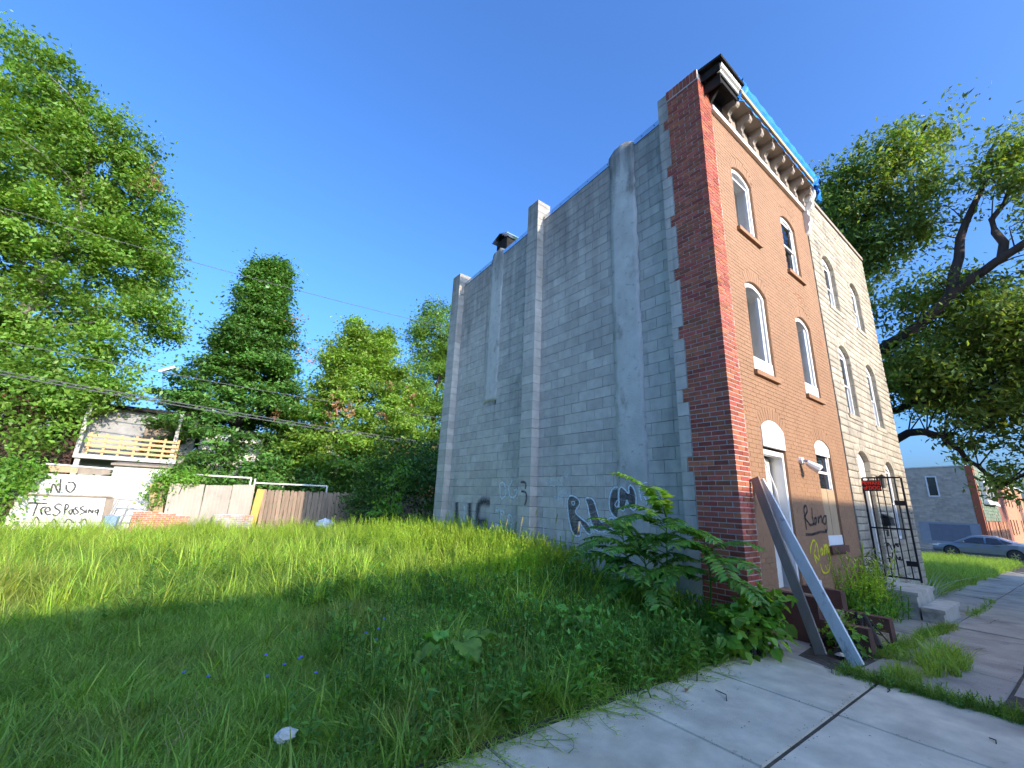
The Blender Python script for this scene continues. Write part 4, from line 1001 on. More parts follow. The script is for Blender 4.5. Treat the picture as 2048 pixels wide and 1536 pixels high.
# ================================================================ BACK OF THE LOT: fence line, sheds, houses
FYB=17.5
M['white_board']=mat('white_siding',(.62,.60,.55),.7,.06,4,.1,30,'obj',.08,stains=[((.30,.27,.22),2.5,.62,.76,.6,None)])
M['tan_sheet']=mat('tan_corrugated_sheet',(.38,.33,.27),.6,.08,2,.1,30,'attr',.10,stains=[((.22,.19,.16),1.2,.6,.75,.4,None)])
M['picket']=mat('weathered_picket',(.27,.195,.14),.85,.18,4,.3,40,'obj',.18,stretch=(5,5,.8))
M['yellow_wood']=mat('yellow_plank',(.55,.34,.09),.75,.12,4,.2,40,stretch=(5,5,.8))
M['red_low']=mat('low_wall_brick',(.40,.17,.10),.9,.2,7,.4,40,'attr',.22)
M['wash_brick']=mat('whitewashed_brick',(.42,.36,.34),.9,.25,6,.4,40,'attr',.2,stains=[((.36,.16,.10),3,.52,.62,.8,None)])
M['pipe']=mat('grey_pipe',(.42,.41,.39),.5,.1,5,.05,30,metal=.5)
M['plastic_blue']=mat('blue_plastic',(.22,.32,.45),.5,.08,4,.05,30)
M['pale_trim']=mat('pale_trim',(.42,.40,.37),.7,.1,4,.1,30)
M['grey_board']=mat('grey_siding',(.36,.35,.33),.8,.1,4,.1,30,'obj',.1)
WF=thing('white_boarded_fence','white horizontal board fence with sprayed NO TRESPASSING facing the lot','fence',(-8.7,FYB,0))
g=G(); g.box(-9.75,-7.45,FYB+.06,FYB+.10,0,1.05,.5); g.build('backing_frame',M['board_brown'],WF)
for k in range(5): piece('white_plank',WF,(-8.72+.012*k,FYB+.02+.004*(k%2),.13+k*.2),(2.22-.05*k,.035,.19),M['white_board'],rz=R(.2*(k%2)))
for k in range(4): piece('white_plank',WF,(-8.52,FYB+.03+.004*(k%2),1.17+k*.165),(2.0-.06*k,.035,.155),M['white_board'])
g=G(); g.box(-9.6,-7.5,FYB-.02,FYB+.0,1.045,1.085,.5); g.build('cross_rail',M['board_brown'],WF)
for (a,b,m) in ((-9.25,-8.55,'plywood'),(-8.54,-7.75,'board_brown')):
    g=G(); g.box(a,b,FYB+.03,FYB+.06,1.80,2.0,.5); g.build('top_board',M[m],WF)
g=G(); g.tube([(-9.35,FYB+.02,2.04),(-7.6,FYB+.02,1.99)],.03,7); g.build('top_pipe',M['white_worn'],WF)
mt=lambda u,v,lz:(u,FYB-.004-lz,v)
uvribbon('lettering',[(v,.055) for k,v in GT.items() if k[:2]!='l2' and k not in('N','o')],mt,M['sp_black'],WF)
for k in ('N','o'): uvribbon('lettering',[([(u+.05,v) for u,v in GT[k]],.06)],lambda u,v,lz:(u,FYB+.006-lz,v),M['sp_black'],WF)
uvribbon('lettering',[(v,.05) for k,v in GT.items() if k[:2]=='l2'],mt,M['sp_black'],WF)
# white shed with door
SH=thing('white_shed','small white sided shed with a door beside the boarded fence','shed',(-6.9,18.6,0))
g=G(); g.box(-7.75,-6.2,18.25,19.8,-.1,2.15,.5); g.build('wall',M['white_worn'],SH)
for k in range(10): piece('siding_board',SH,(-7.28,18.235,.10+k*.2),(.9,.03,.19),M['white_board'])
g=G(); g.box(-6.80,-6.25,18.19,18.248,.0,1.75,.5); g.build('door',M['white'],SH)
g=G(); g.prism([(-7.85,18.1,2.152),(-7.85,20,2.152),(-7.85,20,2.35),(-7.85,18.1,2.22)],(1.75,0,0)); g.build('roof',M['board_brown'],SH)
# bin, pipe gate, leaning board
B=thing('plastic_bin','pale blue plastic bin standing before the white shed','bin',(-7.35,17.2,0))
g=G(); g.tube([(-7.35,17.2,-.02),(-7.35,17.2,.42)],[.17,.21],8); g.build('bin_body',M['plastic_blue'],B)
g=G(); g.tube([(-7.35,17.2,.421),(-7.35,17.2,.46)],[.23,.22],8); g.build('lid',M['plastic_blue'],B)
GP=thing('pipe_gate','thin grey pipe gate frame standing open by the blue bin','gate',(-7.1,17.2,0))
for (a,b) in (((-7.55,17.3,0),(-7.35,17.3,1.0)),((-7.35,17.3,1.0),(-6.55,17.35,.95)),((-6.55,17.35,.95),(-6.75,17.35,0)),((-7.45,17.3,.5),(-6.65,17.35,.48)),((-7.0,17.32,.98),(-7.15,17.32,0)),((-7.5,17.25,0),(-7.28,17.25,1.02))):
    g=G(); g.tube([a,b],.02,6); g.build('pipe',M['pipe'],GP)
g=G(); g.obox((-6.32,17.75,.95),(.4,.03,1.35),Matrix.Rotation(R(-9),3,'Y')); g.build('leaning_sheet',M['plywood'],label='weathered plywood sheet leaning between the shed and the corrugated panels',cat='plywood sheet')
# low brick wall remnant and whitewashed pier: built from bricks
def brick_wall(name,label,cat,x0,x1,y,zt0,zt1,m,Lb=.2,h=.067):
    t=thing(name,label,cat,((x0+x1)/2,y,0)); g=G(); g.prism([(x0,y-.002,-.1),(x1,y-.002,-.1),(x1,y-.002,zt1-.02),(x0,y-.002,zt0-.02)],(0,.2,0)); g.build('core',M['mortar'],t)
    g=G()
    for (a,b,za,zb) in lay(x0-.005,x1+.005,-.06,max(zt0,zt1),Lb,h,.012,.5):
        zt=zt0+(zt1-zt0)*((a+b)/2-x0)/(x1-x0)
        if zb<=zt: g.box(a,b,y-.012-random.uniform(0,.004),y+.21,za,zb)
    g.build('bricks',m,t,kind='stuff'); return t
brick_wall('low_brick_wall','low orange red brick wall remnant in front of the white shed','wall',-6.85,-5.25,17.35,.68,.50,M['red_low'])
brick_wall('brick_pier','low whitewashed brick pier in front of the corrugated panels','pier',-4.55,-3.25,17.1,.58,.56,M['wash_brick'])
# corrugated sheets
def sheet(x0,x1,y,h0,h1,label,skew=0):
    n=int((x1-x0)/.045); V=[];F=[]
    for i in range(n+1):
        x=x0+(x1-x0)*i/n; d=.016*math.sin(i*1.25); zt=h0+(h1-h0)*i/n
        V+=[(x,y+d,-.05),(x+skew,y+d+.05,zt)]
    for i in range(n): F.append((2*i,2*i+2,2*i+3,2*i+1))
    b=len(V); V+=[(p[0],p[1]+.012,p[2]) for p in V]
    F+=[tuple(b+k for k in reversed(f)) for f in F[:n]]
    F+=[(1+2*i,3+2*i,b+3+2*i,b+1+2*i) for i in range(n)]
    g=G(); g.add(V,F,random.random()); return g.build('corrugated_panel',M['tan_sheet'],label=label,cat='metal panel',group='corrugated panels in the back fence')
sheet(-6.0,-4.95,17.62,1.62,1.62,'tan corrugated panel at the left end, partly under the vine',-.05)
sheet(-4.96,-4.1,17.58,1.60,1.63,'tan corrugated panel in the middle of the three, behind the brick pier')
sheet(-4.08,-3.32,17.62,1.66,1.70,'tan corrugated panel at the right end beside the yellow plank')
g=G(); g.obox((-3.17,17.45,.74),(.27,.04,1.6),Matrix.Rotation(R(4),3,'Y')); g.build('yellow_plank',M['yellow_wood'],label='bright yellow wooden plank standing between corrugated panels and picket fence',cat='plank')
PF=thing('picket_fence','weathered brown dog eared picket fence right of the yellow plank','fence',(-1.0,17.6,0))
g=G(); g.box(-3.0,6.0,17.66,17.70,.35,.44,.5); g.box(-3.0,6.0,17.66,17.70,1.2,1.29,.5); g.build('rail',M['board_brown'],PF)
me=None
pk=G(); pk.prism([(-.066,0,-.78),(.066,0,-.78),(.066,0,.72),(.035,0,.78),(-.035,0,.78),(-.066,0,.72)],(0,.02,0),.5)
pm=pk.build('picket',M['picket'],PF); pm.location=(-2.93,17.63,.76)
for i in range(1,60):
    c=pm.copy(); COL.objects.link(c); c.parent=PF; c.matrix_parent_inverse=Matrix.Translation(-PF.location); c.location=(-2.93+i*.146,17.63+random.uniform(-.008,.008),.76+random.uniform(-.035,.02)); c.rotation_euler=(0,R(random.uniform(-1.2,1.2)),0)
RP=thing('pipe_rail','pale pipe rail frame standing behind the corrugated panels','rail',(-3,18.2,0))
for (a,b) in (((-5.4,18.2,1.97),(-3.45,18.2,1.97)),((-3.45,18.2,1.97),(-3.5,18.2,0)),((-3.3,18.2,1.78),(-.4,18.2,1.80)),((-3.3,18.2,1.95),(-3.3,18.2,0)),((-.4,18.2,1.8),(-.4,18.2,0)),((-5.4,18.2,1.97),(-5.4,18.2,0))):
    g=G(); g.tube([a,b],.035,7); g.build('pipe',M['white_worn'],RP)
# ---- house with deck
HD=thing('deck_house','pale two storey house with orange wooden deck railing behind the alley','house',(-7.5,24,0))
holed_wall('wall',mat('stained_shade_toned_siding',(.30,.29,.275),.8,.12,3,.2,30,stains=[((.2,.19,.18),2,.55,.7,.6,None)]),HD,[(-9.4,-.1),(-5.6,-.1),(-5.6,4.7),(-9.4,4.7)],[[(-7.5,2.75),(-6.45,2.75),(-6.45,4.2),(-7.5,4.2)]],lambda u,v,d:(u,22.6+d,v),.2)  # wall, boards and trim greyed in colour for tree shade, plus blotchy stains
g=G(); g.box(-9.39,-5.61,22.801,29,-.1,4.6,.5); g.build('body',M['board_brown'],HD)
g=G(); g.box(-9.5,-5.5,22.2,29,4.701,4.85,.5); g.build('roof',M['burnt'],HD)
g=G(); g.box(-9.35,-6.1,21.3,22.59,2.45,2.62,.5); DK=g.build('deck',M['pale_trim'],HD)
for z in (2.72,2.92,3.12,3.32):
    g=G(); g.box(-9.1,-6.15,21.30,21.33,z,z+.10,.5); g.build('deck_rail',M['timber'],DK)
for i in range(7):
    g=G(); g.box(-9.05+i*.475,-8.97+i*.475,21.335,21.39,2.621,3.5,.5); g.build('deck_post',M['timber'],DK)
for x in (-9.2,-6.25):
    g=G(); g.box(x-.08,x+.08,21.4,21.56,-.1,2.449,.5); g.build('deck_support',M['pale_trim'],DK)
for x in (-9.3,-6.3):
    g=G(); g.box(x-.07,x+.07,21.4,21.54,2.621,4.7,.5); g.build('porch_column',M['pale_trim'],HD)
for k in range(11): piece('siding_board',HD,(-7.6,22.575,.12+k*.21),(3.4,.03,.2),M['grey_board'])
M['dark_brick']=mat('shade_toned_brick',(.085,.05,.04),.9,.25,4,.4,40)  # brick colour darkened to stand in for the tall tree's shade
M['grey_white']=mat('grey_white_siding',(.40,.39,.37),.8,.12,3,.2,30,stains=[((.2,.19,.18),2,.55,.7,.6,None)])
def plain_house(x0,x1,y,h,m,label,wins,roofm='asphalt'):
    t=thing('row_house',label,'house',((x0+x1)/2,y,0),'houses beyond the alley')
    H=[[(a,z),(a+.8,z),(a+.8,z+1.3),(a,z+1.3)] for a,z in wins]
    holed_wall('wall',M[m],t,[(x0,-.1),(x1,-.1),(x1,h),(x0,h)],H,lambda u,v,d:(u,y+d,v),.2)
    for hh in H:
        g=G(); g.box(hh[0][0],hh[1][0],y+.1,y+.12,hh[0][1],hh[2][1],.5); g.build('window',M['pane'],t)
    g=G(); g.box(x0+.01,x1-.01,y+.2,y+7,-.1,h-.1,.5); g.build('body',M[m],t)
    g=G(); g.box(x0-.05,x1+.05,y-.15,y+7,h+.001,h+.14,.5); g.build('roof',M[roofm],t); return t
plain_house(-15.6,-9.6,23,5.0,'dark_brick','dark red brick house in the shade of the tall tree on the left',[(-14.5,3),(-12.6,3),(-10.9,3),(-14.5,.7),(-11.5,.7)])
plain_house(-22,-15.7,23.3,5.2,'dark_brick','brick house beyond the alley at the far left edge',[(-20,3),(-17.5,3)])
HP=plain_house(-5.4,1.6,24,4.4,'white_worn','pale house half hidden between two trees with grey porch roof',[(-4.5,2.9),(-2.6,2.9),(-.5,2.9)])
g=G(); g.prism([(-3.2,22.2,2.15),(-3.2,24.0,2.9),(-3.2,24.0,2.98),(-3.2,22.2,2.23)],(3.4,0,0)); PR=g.build('porch_roof',mat('grey_roof',(.22,.225,.235),.6,.12,4,.2,30),HP)
for x in (-3.1,-1.5,.1):
    g=G(); g.box(x-.05,x+.05,22.25,22.35,-.1,2.149,.5); g.build('porch_post',M['white_worn'],PR)
plain_house(1.8,8,25,5,'row_brick','brick house behind the yellow green tree',[(2.5,3),(4.5,3),(6.5,3)])
plain_house(8.2,15,25.5,5.2,'row_brick','brick house hidden behind the block wall',[(9.5,3),(12,3)])
# ---- utility poles and wires
def pole(x,y,h,label):
    t=thing('utility_pole',label,'pole',(x,y,0),'utility poles in the alley')
    g=G(); g.tube([(x,y,-.2),(x,y,h)],[.15,.10],8); g.build('post',M['board_brown'],t)
    g=G(); g.box(x-.07,x+.07,y-.9,y+.9,h-.75,h-.63,.5); g.build('crossarm',M['board_brown'],t)
pole(-19,20,12.2,'utility pole in the alley beyond the left edge'); pole(13,20,13.2,'utility pole in the alley behind the row houses')
def wire(pts,r,label):
    g=G(); P=[]
    for (a,b,sag) in pts:
        a=Vector(a);b=Vector(b)
        for i in range(13):
            t=i/12; p=a.lerp(b,t); p.z-=sag*4*t*(1-t); P.append(p)
    g.tube(P,r,5); return g.build('overhead_wire',mat('wire_%d'%len(bpy.data.materials),(.10,.10,.105),.5,.1,3,0),label=label,cat='wire',group='overhead wires over the alley')
wire([((-19,19.3,5.55),(13,19.3,4.3),.35)],.022,'lowest overhead wire crossing in front of the conical tree')
wire([((-19,20.1,5.75),(13,20.1,4.55),.33)],.022,'second lowest overhead wire, just above the lowest one')
wire([((-19,20.7,6.9),(13,20.7,6.6),.55)],.015,'thin overhead wire at mid height of the conical tree')
wire([((-19,20,11.4),(13,20,12.6),.45)],.013,'highest thin overhead wire crossing the open sky')
wire([((-7.3,20.7,6.35),(-7.0,22.5,4.75),.1)],.010,'thin drop wire running down to the deck house')
g=G(); g.beam((-7.45,20.7,6.30),(-6.95,20.7,6.62),.09,.09); g.build('cable_splice_case',M['white_worn'],label='white cable splice case hanging on the wire beside the conical tree',cat='splice case')
# ================================================================ TREES
M['bark']=mat('bark',(.055,.045,.038),.95,.3,4,.8,20,stretch=(1,1,.25))
M['bark_pale']=mat('pale_bark',(.21,.19,.165),.95,.3,3,.6,20,stretch=(1,1,.3))
M['leaf_maple']=leafm('maple_leaf',(.155,.275,.04),.5,.42)
M['leaf_dark']=leafm('dark_glossy_leaf',(.10,.215,.042),.5,.34,.35)
M['leaf_yellow']=leafm('yellow_green_leaf',(.20,.32,.045),.5,.42)
M['leaf_shrub']=leafm('shrub_leaf',(.07,.15,.028),.45,.28)
M['leaf_right']=leafm('street_tree_leaf',(.16,.235,.045),.5,.42,hue=.03)
M['leaf_dead']=leafm('dead_leaf',(.36,.20,.10),.3,.25,tcol=(1.2,1,.7))
M['leaf_fresh']=leafm('fresh_leaf',(.17,.33,.045),.4,.42)
def unit(rng,n):
    v=rng.normal(size=(n,3)); return v/np.linalg.norm(v,axis=1)[:,None]
def lobe_clusters(rng,lobes,n,inner=.45):
    w=np.array([(r[0]*r[1]*r[2])**(2/3) for c,r in lobes]); w=w/w.sum()
    k=rng.choice(len(lobes),size=n,p=w); C_=np.array([c for c,r in lobes])[k]; R_=np.array([r for c,r in lobes])[k]
    d=unit(rng,n); rad=inner+(1-inner)*rng.random(n)**.6
    return C_+d*R_*rad[:,None], d
def leaves(name,rng,cl,dirs,per,spread,flat,size,m,parent,up=.7,aspect=.55,droop=0.):
    n=len(cl)*per; c=np.repeat(cl,per,0); od=np.repeat(dirs,per,0)
    sp=np.repeat(spread*rng.uniform(.55,1.35,len(cl)),per)[:,None]
    p=c+rng.normal(size=(n,3))*sp*np.array([1,1,flat])
    nm=od*.35+np.array([0,0,up])+rng.normal(size=(n,3))*.55; nm/=np.linalg.norm(nm,axis=1)[:,None]
    a=np.cross(nm,unit(rng,n)); a/=np.linalg.norm(a,axis=1)[:,None]+1e-9; a[:,2]-=droop; a/=np.linalg.norm(a,axis=1)[:,None]
    b=np.cross(nm,a); L=(size*rng.uniform(.4,1.5,n))[:,None]
    V=np.stack([p-a*L*.5,p+b*L*aspect*.5-a*L*.05,p+a*L*.5-nm*L*.08,p-b*L*aspect*.5-a*L*.05],1).reshape(-1,3)
    q=np.arange(n*4).reshape(-1,4)
    r=np.clip(np.repeat(rng.random(len(cl)),per)*.6+rng.random(n)*.4,0,1)
    return link(name,npmesh(name,V,q,r),m,parent)
def leaves2(name,rng,cl,dirs,per,spread,flat,size,m,parent,up=.7,aspect=.75):
    n=len(cl)*per; c=np.repeat(cl,per,0); od=np.repeat(dirs,per,0)
    p=c+rng.normal(size=(n,3))*spread*np.array([1,1,flat])
    nm=od*.5+np.array([0,0,up])+rng.normal(size=(n,3))*.4; nm/=np.linalg.norm(nm,axis=1)[:,None]
    a=od+rng.normal(size=(n,3))*.6; a-=nm*np.sum(a*nm,1)[:,None]; a/=np.linalg.norm(a,axis=1)[:,None]+1e-9; b=np.cross(nm,a)
    L=(size*rng.uniform(.45,1.3,n))[:,None]; w=L*aspect*.5
    V=np.stack([p,p+a*L*.22+b*w*.85+nm*w*.22,p+a*L*.58+b*w*.8+nm*w*.18,p+a*L-nm*L*.16,p+a*L*.58-b*w*.8+nm*w*.18,p+a*L*.22-b*w*.85+nm*w*.22],1).reshape(-1,3)
    k=np.arange(n)[:,None]*6; q=np.concatenate([k+np.array([[0,1,2,3]]),k+np.array([[0,3,4,5]])],0); r=rng.random(n); r=np.concatenate([r,r])
    return link(name,npmesh(name,V,q,r),m,parent)
def limbs(g,rng,trunk,cl,n,r0=.07):
    T=[Vector(p) for p in trunk]
    for i in rng.choice(len(cl),size=min(n,len(cl)),replace=False):
        e=Vector(cl[i]); best=min(T,key=lambda p:(p-e).length+max(0,p.z-e.z+.6)*2)
        mid=best.lerp(e,.5)+Vector((rng.normal()*.25,rng.normal()*.25,.25))
        L=(e-best).length; r=r0*(.35+.1*L)
        g.tube([best,best.lerp(mid,.55)+Vector((0,0,.08)),mid,mid.lerp(e,.6)+Vector((rng.normal()*.15,rng.normal()*.15,0)),e],[r,r*.8,r*.6,r*.38,r*.15],5,False)
def interp(P,n):
    out=[]
    for i in range(len(P)-1):
        for k in range(n): out.append(tuple(np.array(P[i])+(np.array(P[i+1])-np.array(P[i]))*k/n))
    return out+[P[-1]]
def tree(name,label,base,trunk,tr,lobes,ncl,per,spread,flat,size,lm,bm='bark',nl=60,seed=1,up=.7,group=None,inner=.45,aspect=.55,extra=None,lr=.07):
    rng=np.random.default_rng(seed); t=thing(name,label,'tree',base,group)
    cl,d=lobe_clusters(rng,lobes,ncl,inner) if extra is None else extra(rng)
    g=G(); P=interp(trunk,3); m_=len(P); g.tube(P,[tr[0]+(tr[1]-tr[0])*i/(m_-1) for i in range(m_)],9); limbs(g,rng,P,cl,nl,lr)
    g.build('trunk',M[bm],t,smooth=True)
    leaves('crown',rng,cl,d,per,spread,flat,size,M[lm],t,up,aspect); return t,cl
def dead(t,pts,seed,per=60,spread=.22,size=.2):
    rng=np.random.default_rng(seed); leaves('dead_leaves',rng,np.array(pts,float),unit(rng,len(pts)),per,spread,1.3,size,M['leaf_dead'],t,.2,.5,.6)
T1,_=tree('maple_tree','tall broad green tree at the left edge, the tallest one',(-13.7,24.6,0),[(-13.7,24.6,-.1),(-13.3,24.5,5),(-12.7,24.4,9),(-12.2,24.3,13.5),(-12.6,24.5,18.5)],(.42,.08),
 [((-15.2,25,20.0),(1.8,2.4,2.6)),((-12.4,24.8,17.8),(2.5,2.8,2.4)),((-10.6,24.6,15.0),(2.0,2.5,2.5)),((-16.5,25,15),(3.8,4,3.6)),((-13.2,24.5,12.2),(3.4,3.4,2.4)),((-9.9,24.2,12.3),(2.0,2.2,1.8)),((-8.6,23.6,9.4),(1.5,1.8,1.1)),((-12.0,23.8,8.6),(3.2,3,1.9)),((-16,24,9),(3.4,3.2,2.6)),((-13.8,23.4,5.9),(3.0,2.6,1.6)),((-10.3,23,5.6),(1.9,2,1.3)),((-16.8,23.6,4.8),(2.6,2.6,1.8)),((-11.8,21.2,4.9),(2.4,.9,1.3)),((-14.5,21.2,4.6),(2.2,1.0,1.4)),((-9.9,21.6,5.0),(1.0,.8,.9)),((-8.9,22.5,7.3),(1.3,1.2,.9)),((-10.0,20.9,4.2),(.9,.6,.9)),((-10.6,20.6,3.3),(.9,.5,.7)),((-8.3,21.5,5.3),(1.1,.7,.7))],
 860,215,.40,.62,.18,'leaf_maple','bark_pale',80,3,inner=.35)
dead(T1,[(-10.0,23.4,16.9),(-9.7,23.3,16.4),(-10.4,23.4,16.0),(-10.5,22.0,4.2),(-13.6,21.6,4.0),(-11.6,21.8,4.4)],5)
def conic(cx,cy,z0,z1,wid,n,tops,seed,lean=0.,pf=(1.0,1.06,.92,.66,.38,.18,.02)):
    def f(rng):
        u=rng.random(n)**1.35; z=z0+(z1-z0)*u
        prof=np.interp(u,[0,.08,.3,.5,.7,.85,1],pf)*wid
        lay_=np.sin(z*5.2+rng.normal(size=n)*.4); a=rng.random(n)*2*np.pi
        lob=1+.22*np.sin(a*3+z*1.3+seed)+.16*lay_
        r=prof*lob*(.5+.5*rng.random(n)**.5)
        k=rng.integers(0,len(tops),n); off=np.array(tops)[k]*(u**2.5)[:,None]
        p=np.stack([cx+r*np.cos(a)+off[:,0]+lean*u,cy+r*np.sin(a)+off[:,1],z-.22*r],1)
        m_=8; tt=rng.random(m_); kk=rng.integers(0,len(tops),m_); tp=np.array(tops)[kk]; p[:m_]=np.stack([cx+tp[:,0]*(.7+.5*tt)+lean+rng.normal(size=m_)*.06,cy+tp[:,1]+rng.normal(size=m_)*.06,z1-.5+1.0*tt],1)
        return p,np.stack([np.cos(a),np.sin(a),np.full(n,.15)],1)
    return f
T2,_=tree('conical_tree','dense dark green conical tree in the middle of the back yards',(-3.9,24.2,0),[(-3.9,24.2,-.1),(-4,24.2,7),(-4.1,24.2,13)],(.32,.06),None,740,225,.38,.34,.19,'leaf_dark','bark',40,4,1.0,extra=conic(-3.9,24.2,1.2,14.4,3.85,740,[(-.4,0),(.3,0)],1))
dead(T2,[(-2.2,22.6,10.9),(-2.6,21.5,5.3),(-1.4,22.6,9.0)],6,40)
T3,_=tree('yellow_green_tree','yellow green bushy tree with dead brown tufts left of the block wall',(2.7,24.8,0),[(2.7,24.8,-.1),(2.5,24.8,5),(2.4,24.8,10.5)],(.25,.05),None,700,190,.42,.38,.185,'leaf_yellow','bark',40,8,.9,extra=conic(2.6,24.8,2.2,12.3,4.3,700,[(-1.0,0),(1.0,0)],3,0.,(.75,.92,1.0,.85,.56,.32,.05)))
dead(T3,[(.35,22.0,6.6),(.5,22.0,6.1),(.15,22.0,5.6),(1.1,21.8,6.4),(1.2,21.8,5.9),(3.0,21.8,6.2),(3.4,21.8,6.0),(5.0,22.6,7.8),(3.4,22.4,8.0)],7,40,.2)
tree('green_tree','tall green tree rising behind the far edge of the block wall',(8.9,27,0),[(8.9,27,-.1),(9,27,8),(9.2,27,14)],(.3,.06),[((8.6,27,14.5),(2.2,2.2,2.6)),((9.2,27,10.5),(3,2.6,2.6)),((8.6,26.5,7),(2.6,2.6,2.2)),((10.8,27,13),(2.4,2.4,2.6))],340,170,.48,.6,.18,'leaf_maple','bark',30,9)
# back yard shrubs and the dark thicket beside the house
def shrub(name,label,base,lobes,ncl,per,spread,size,lm,seed,cat='shrub',up=.5,group=None,aspect=.5,flat=.8,nst=8,near=False):
    rng=np.random.default_rng(seed); t=thing(name,label,cat,base,group); cl,d=lobe_clusters(rng,lobes,ncl,.3)
    g=G(); b=Vector(base)
    for i in rng.choice(len(cl),size=min(nst,len(cl)),replace=False):
        e=Vector(cl[i]); g.tube([b+Vector((rng.normal()*.12,rng.normal()*.12,-.05)),b.lerp(e,.5)+Vector((0,0,.15)),e],[.03,.02,.006],5,False)
    g.build('stems',M['bark'],t); (leaves2 if near else leaves)('foliage',rng,cl,d,per,spread,flat,size,M[lm],t,up,aspect); return t
shrub('thicket_shrub','large dark green thicket between picket fence and the rear of the house',(3.2,14.5,0),[((3.2,14.8,1.6),(2.6,1.6,1.9)),((2.0,15.2,2.9),(1.6,1.3,1.5)),((4.2,14.2,2.6),(1.6,1.5,1.7))],210,60,.30,.15,'leaf_shrub',21,nst=14)
shrub('thicket_shrub','dark green shrub crowding the far end of the picket fence',(.9,16.2,0),[((.9,16.2,1.0),(1.1,.9,1.1)),((1.4,16.3,2.2),(.9,.8,.9))],90,55,.25,.13,'leaf_shrub',22)
shrub('sapling','young sapling with bright leaves in front of the dark thicket',(.9,13.6,.02),[((.75,13.5,1.5),(.45,.4,.7)),((1.0,13.4,2.6),(.35,.35,.8)),((.5,13.3,.7),(.7,.5,.5))],46,22,.22,.15,'leaf_fresh',23,'sapling')
shrub('vine_mound','mound of green vine swallowing the left end of the white fence',(-10.2,17.3,0),[((-10.3,17.4,1.1),(1.0,.8,1.15)),((-9.9,17.5,1.75),(.7,.6,.5)),((-11.6,17.6,1.2),(1.3,.9,1.3)),((-10.9,17.0,.4),(1.1,.6,.5))],150,55,.20,.13,'leaf_fresh',24,'vine')
shrub('vine','green vine hanging over the left corrugated panel',(-5.9,17.9,0),[((-6.1,17.8,1.75),(.5,.35,.42)),((-5.5,17.75,1.8),(.45,.3,.3)),((-6.4,17.75,1.2),(.3,.25,.45))],60,40,.15,.11,'leaf_fresh',25,'vine')
shrub('back_shrub','dark shrub in the yard behind the corrugated panels',(-4.4,20.5,0),[((-4.4,20.6,1.5),(1.8,1.1,1.5))],80,50,.35,.16,'leaf_dark',26)
shrub('back_shrub','dark shrub in the yard behind the picket fence',(.5,21,0),[((.6,21,2.0),(2.0,1.2,2.0)),((2.6,20.6,1.8),(1.8,1.2,1.8))],120,55,.38,.17,'leaf_dark',27)
shrub('back_shrub','dark shrub behind the thicket beside the block wall',(5.5,19.5,0),[((5.5,19.5,2.2),(2.4,1.6,2.4)),((8,19,2.2),(2,1.6,2.4))],140,55,.40,.18,'leaf_shrub',28)
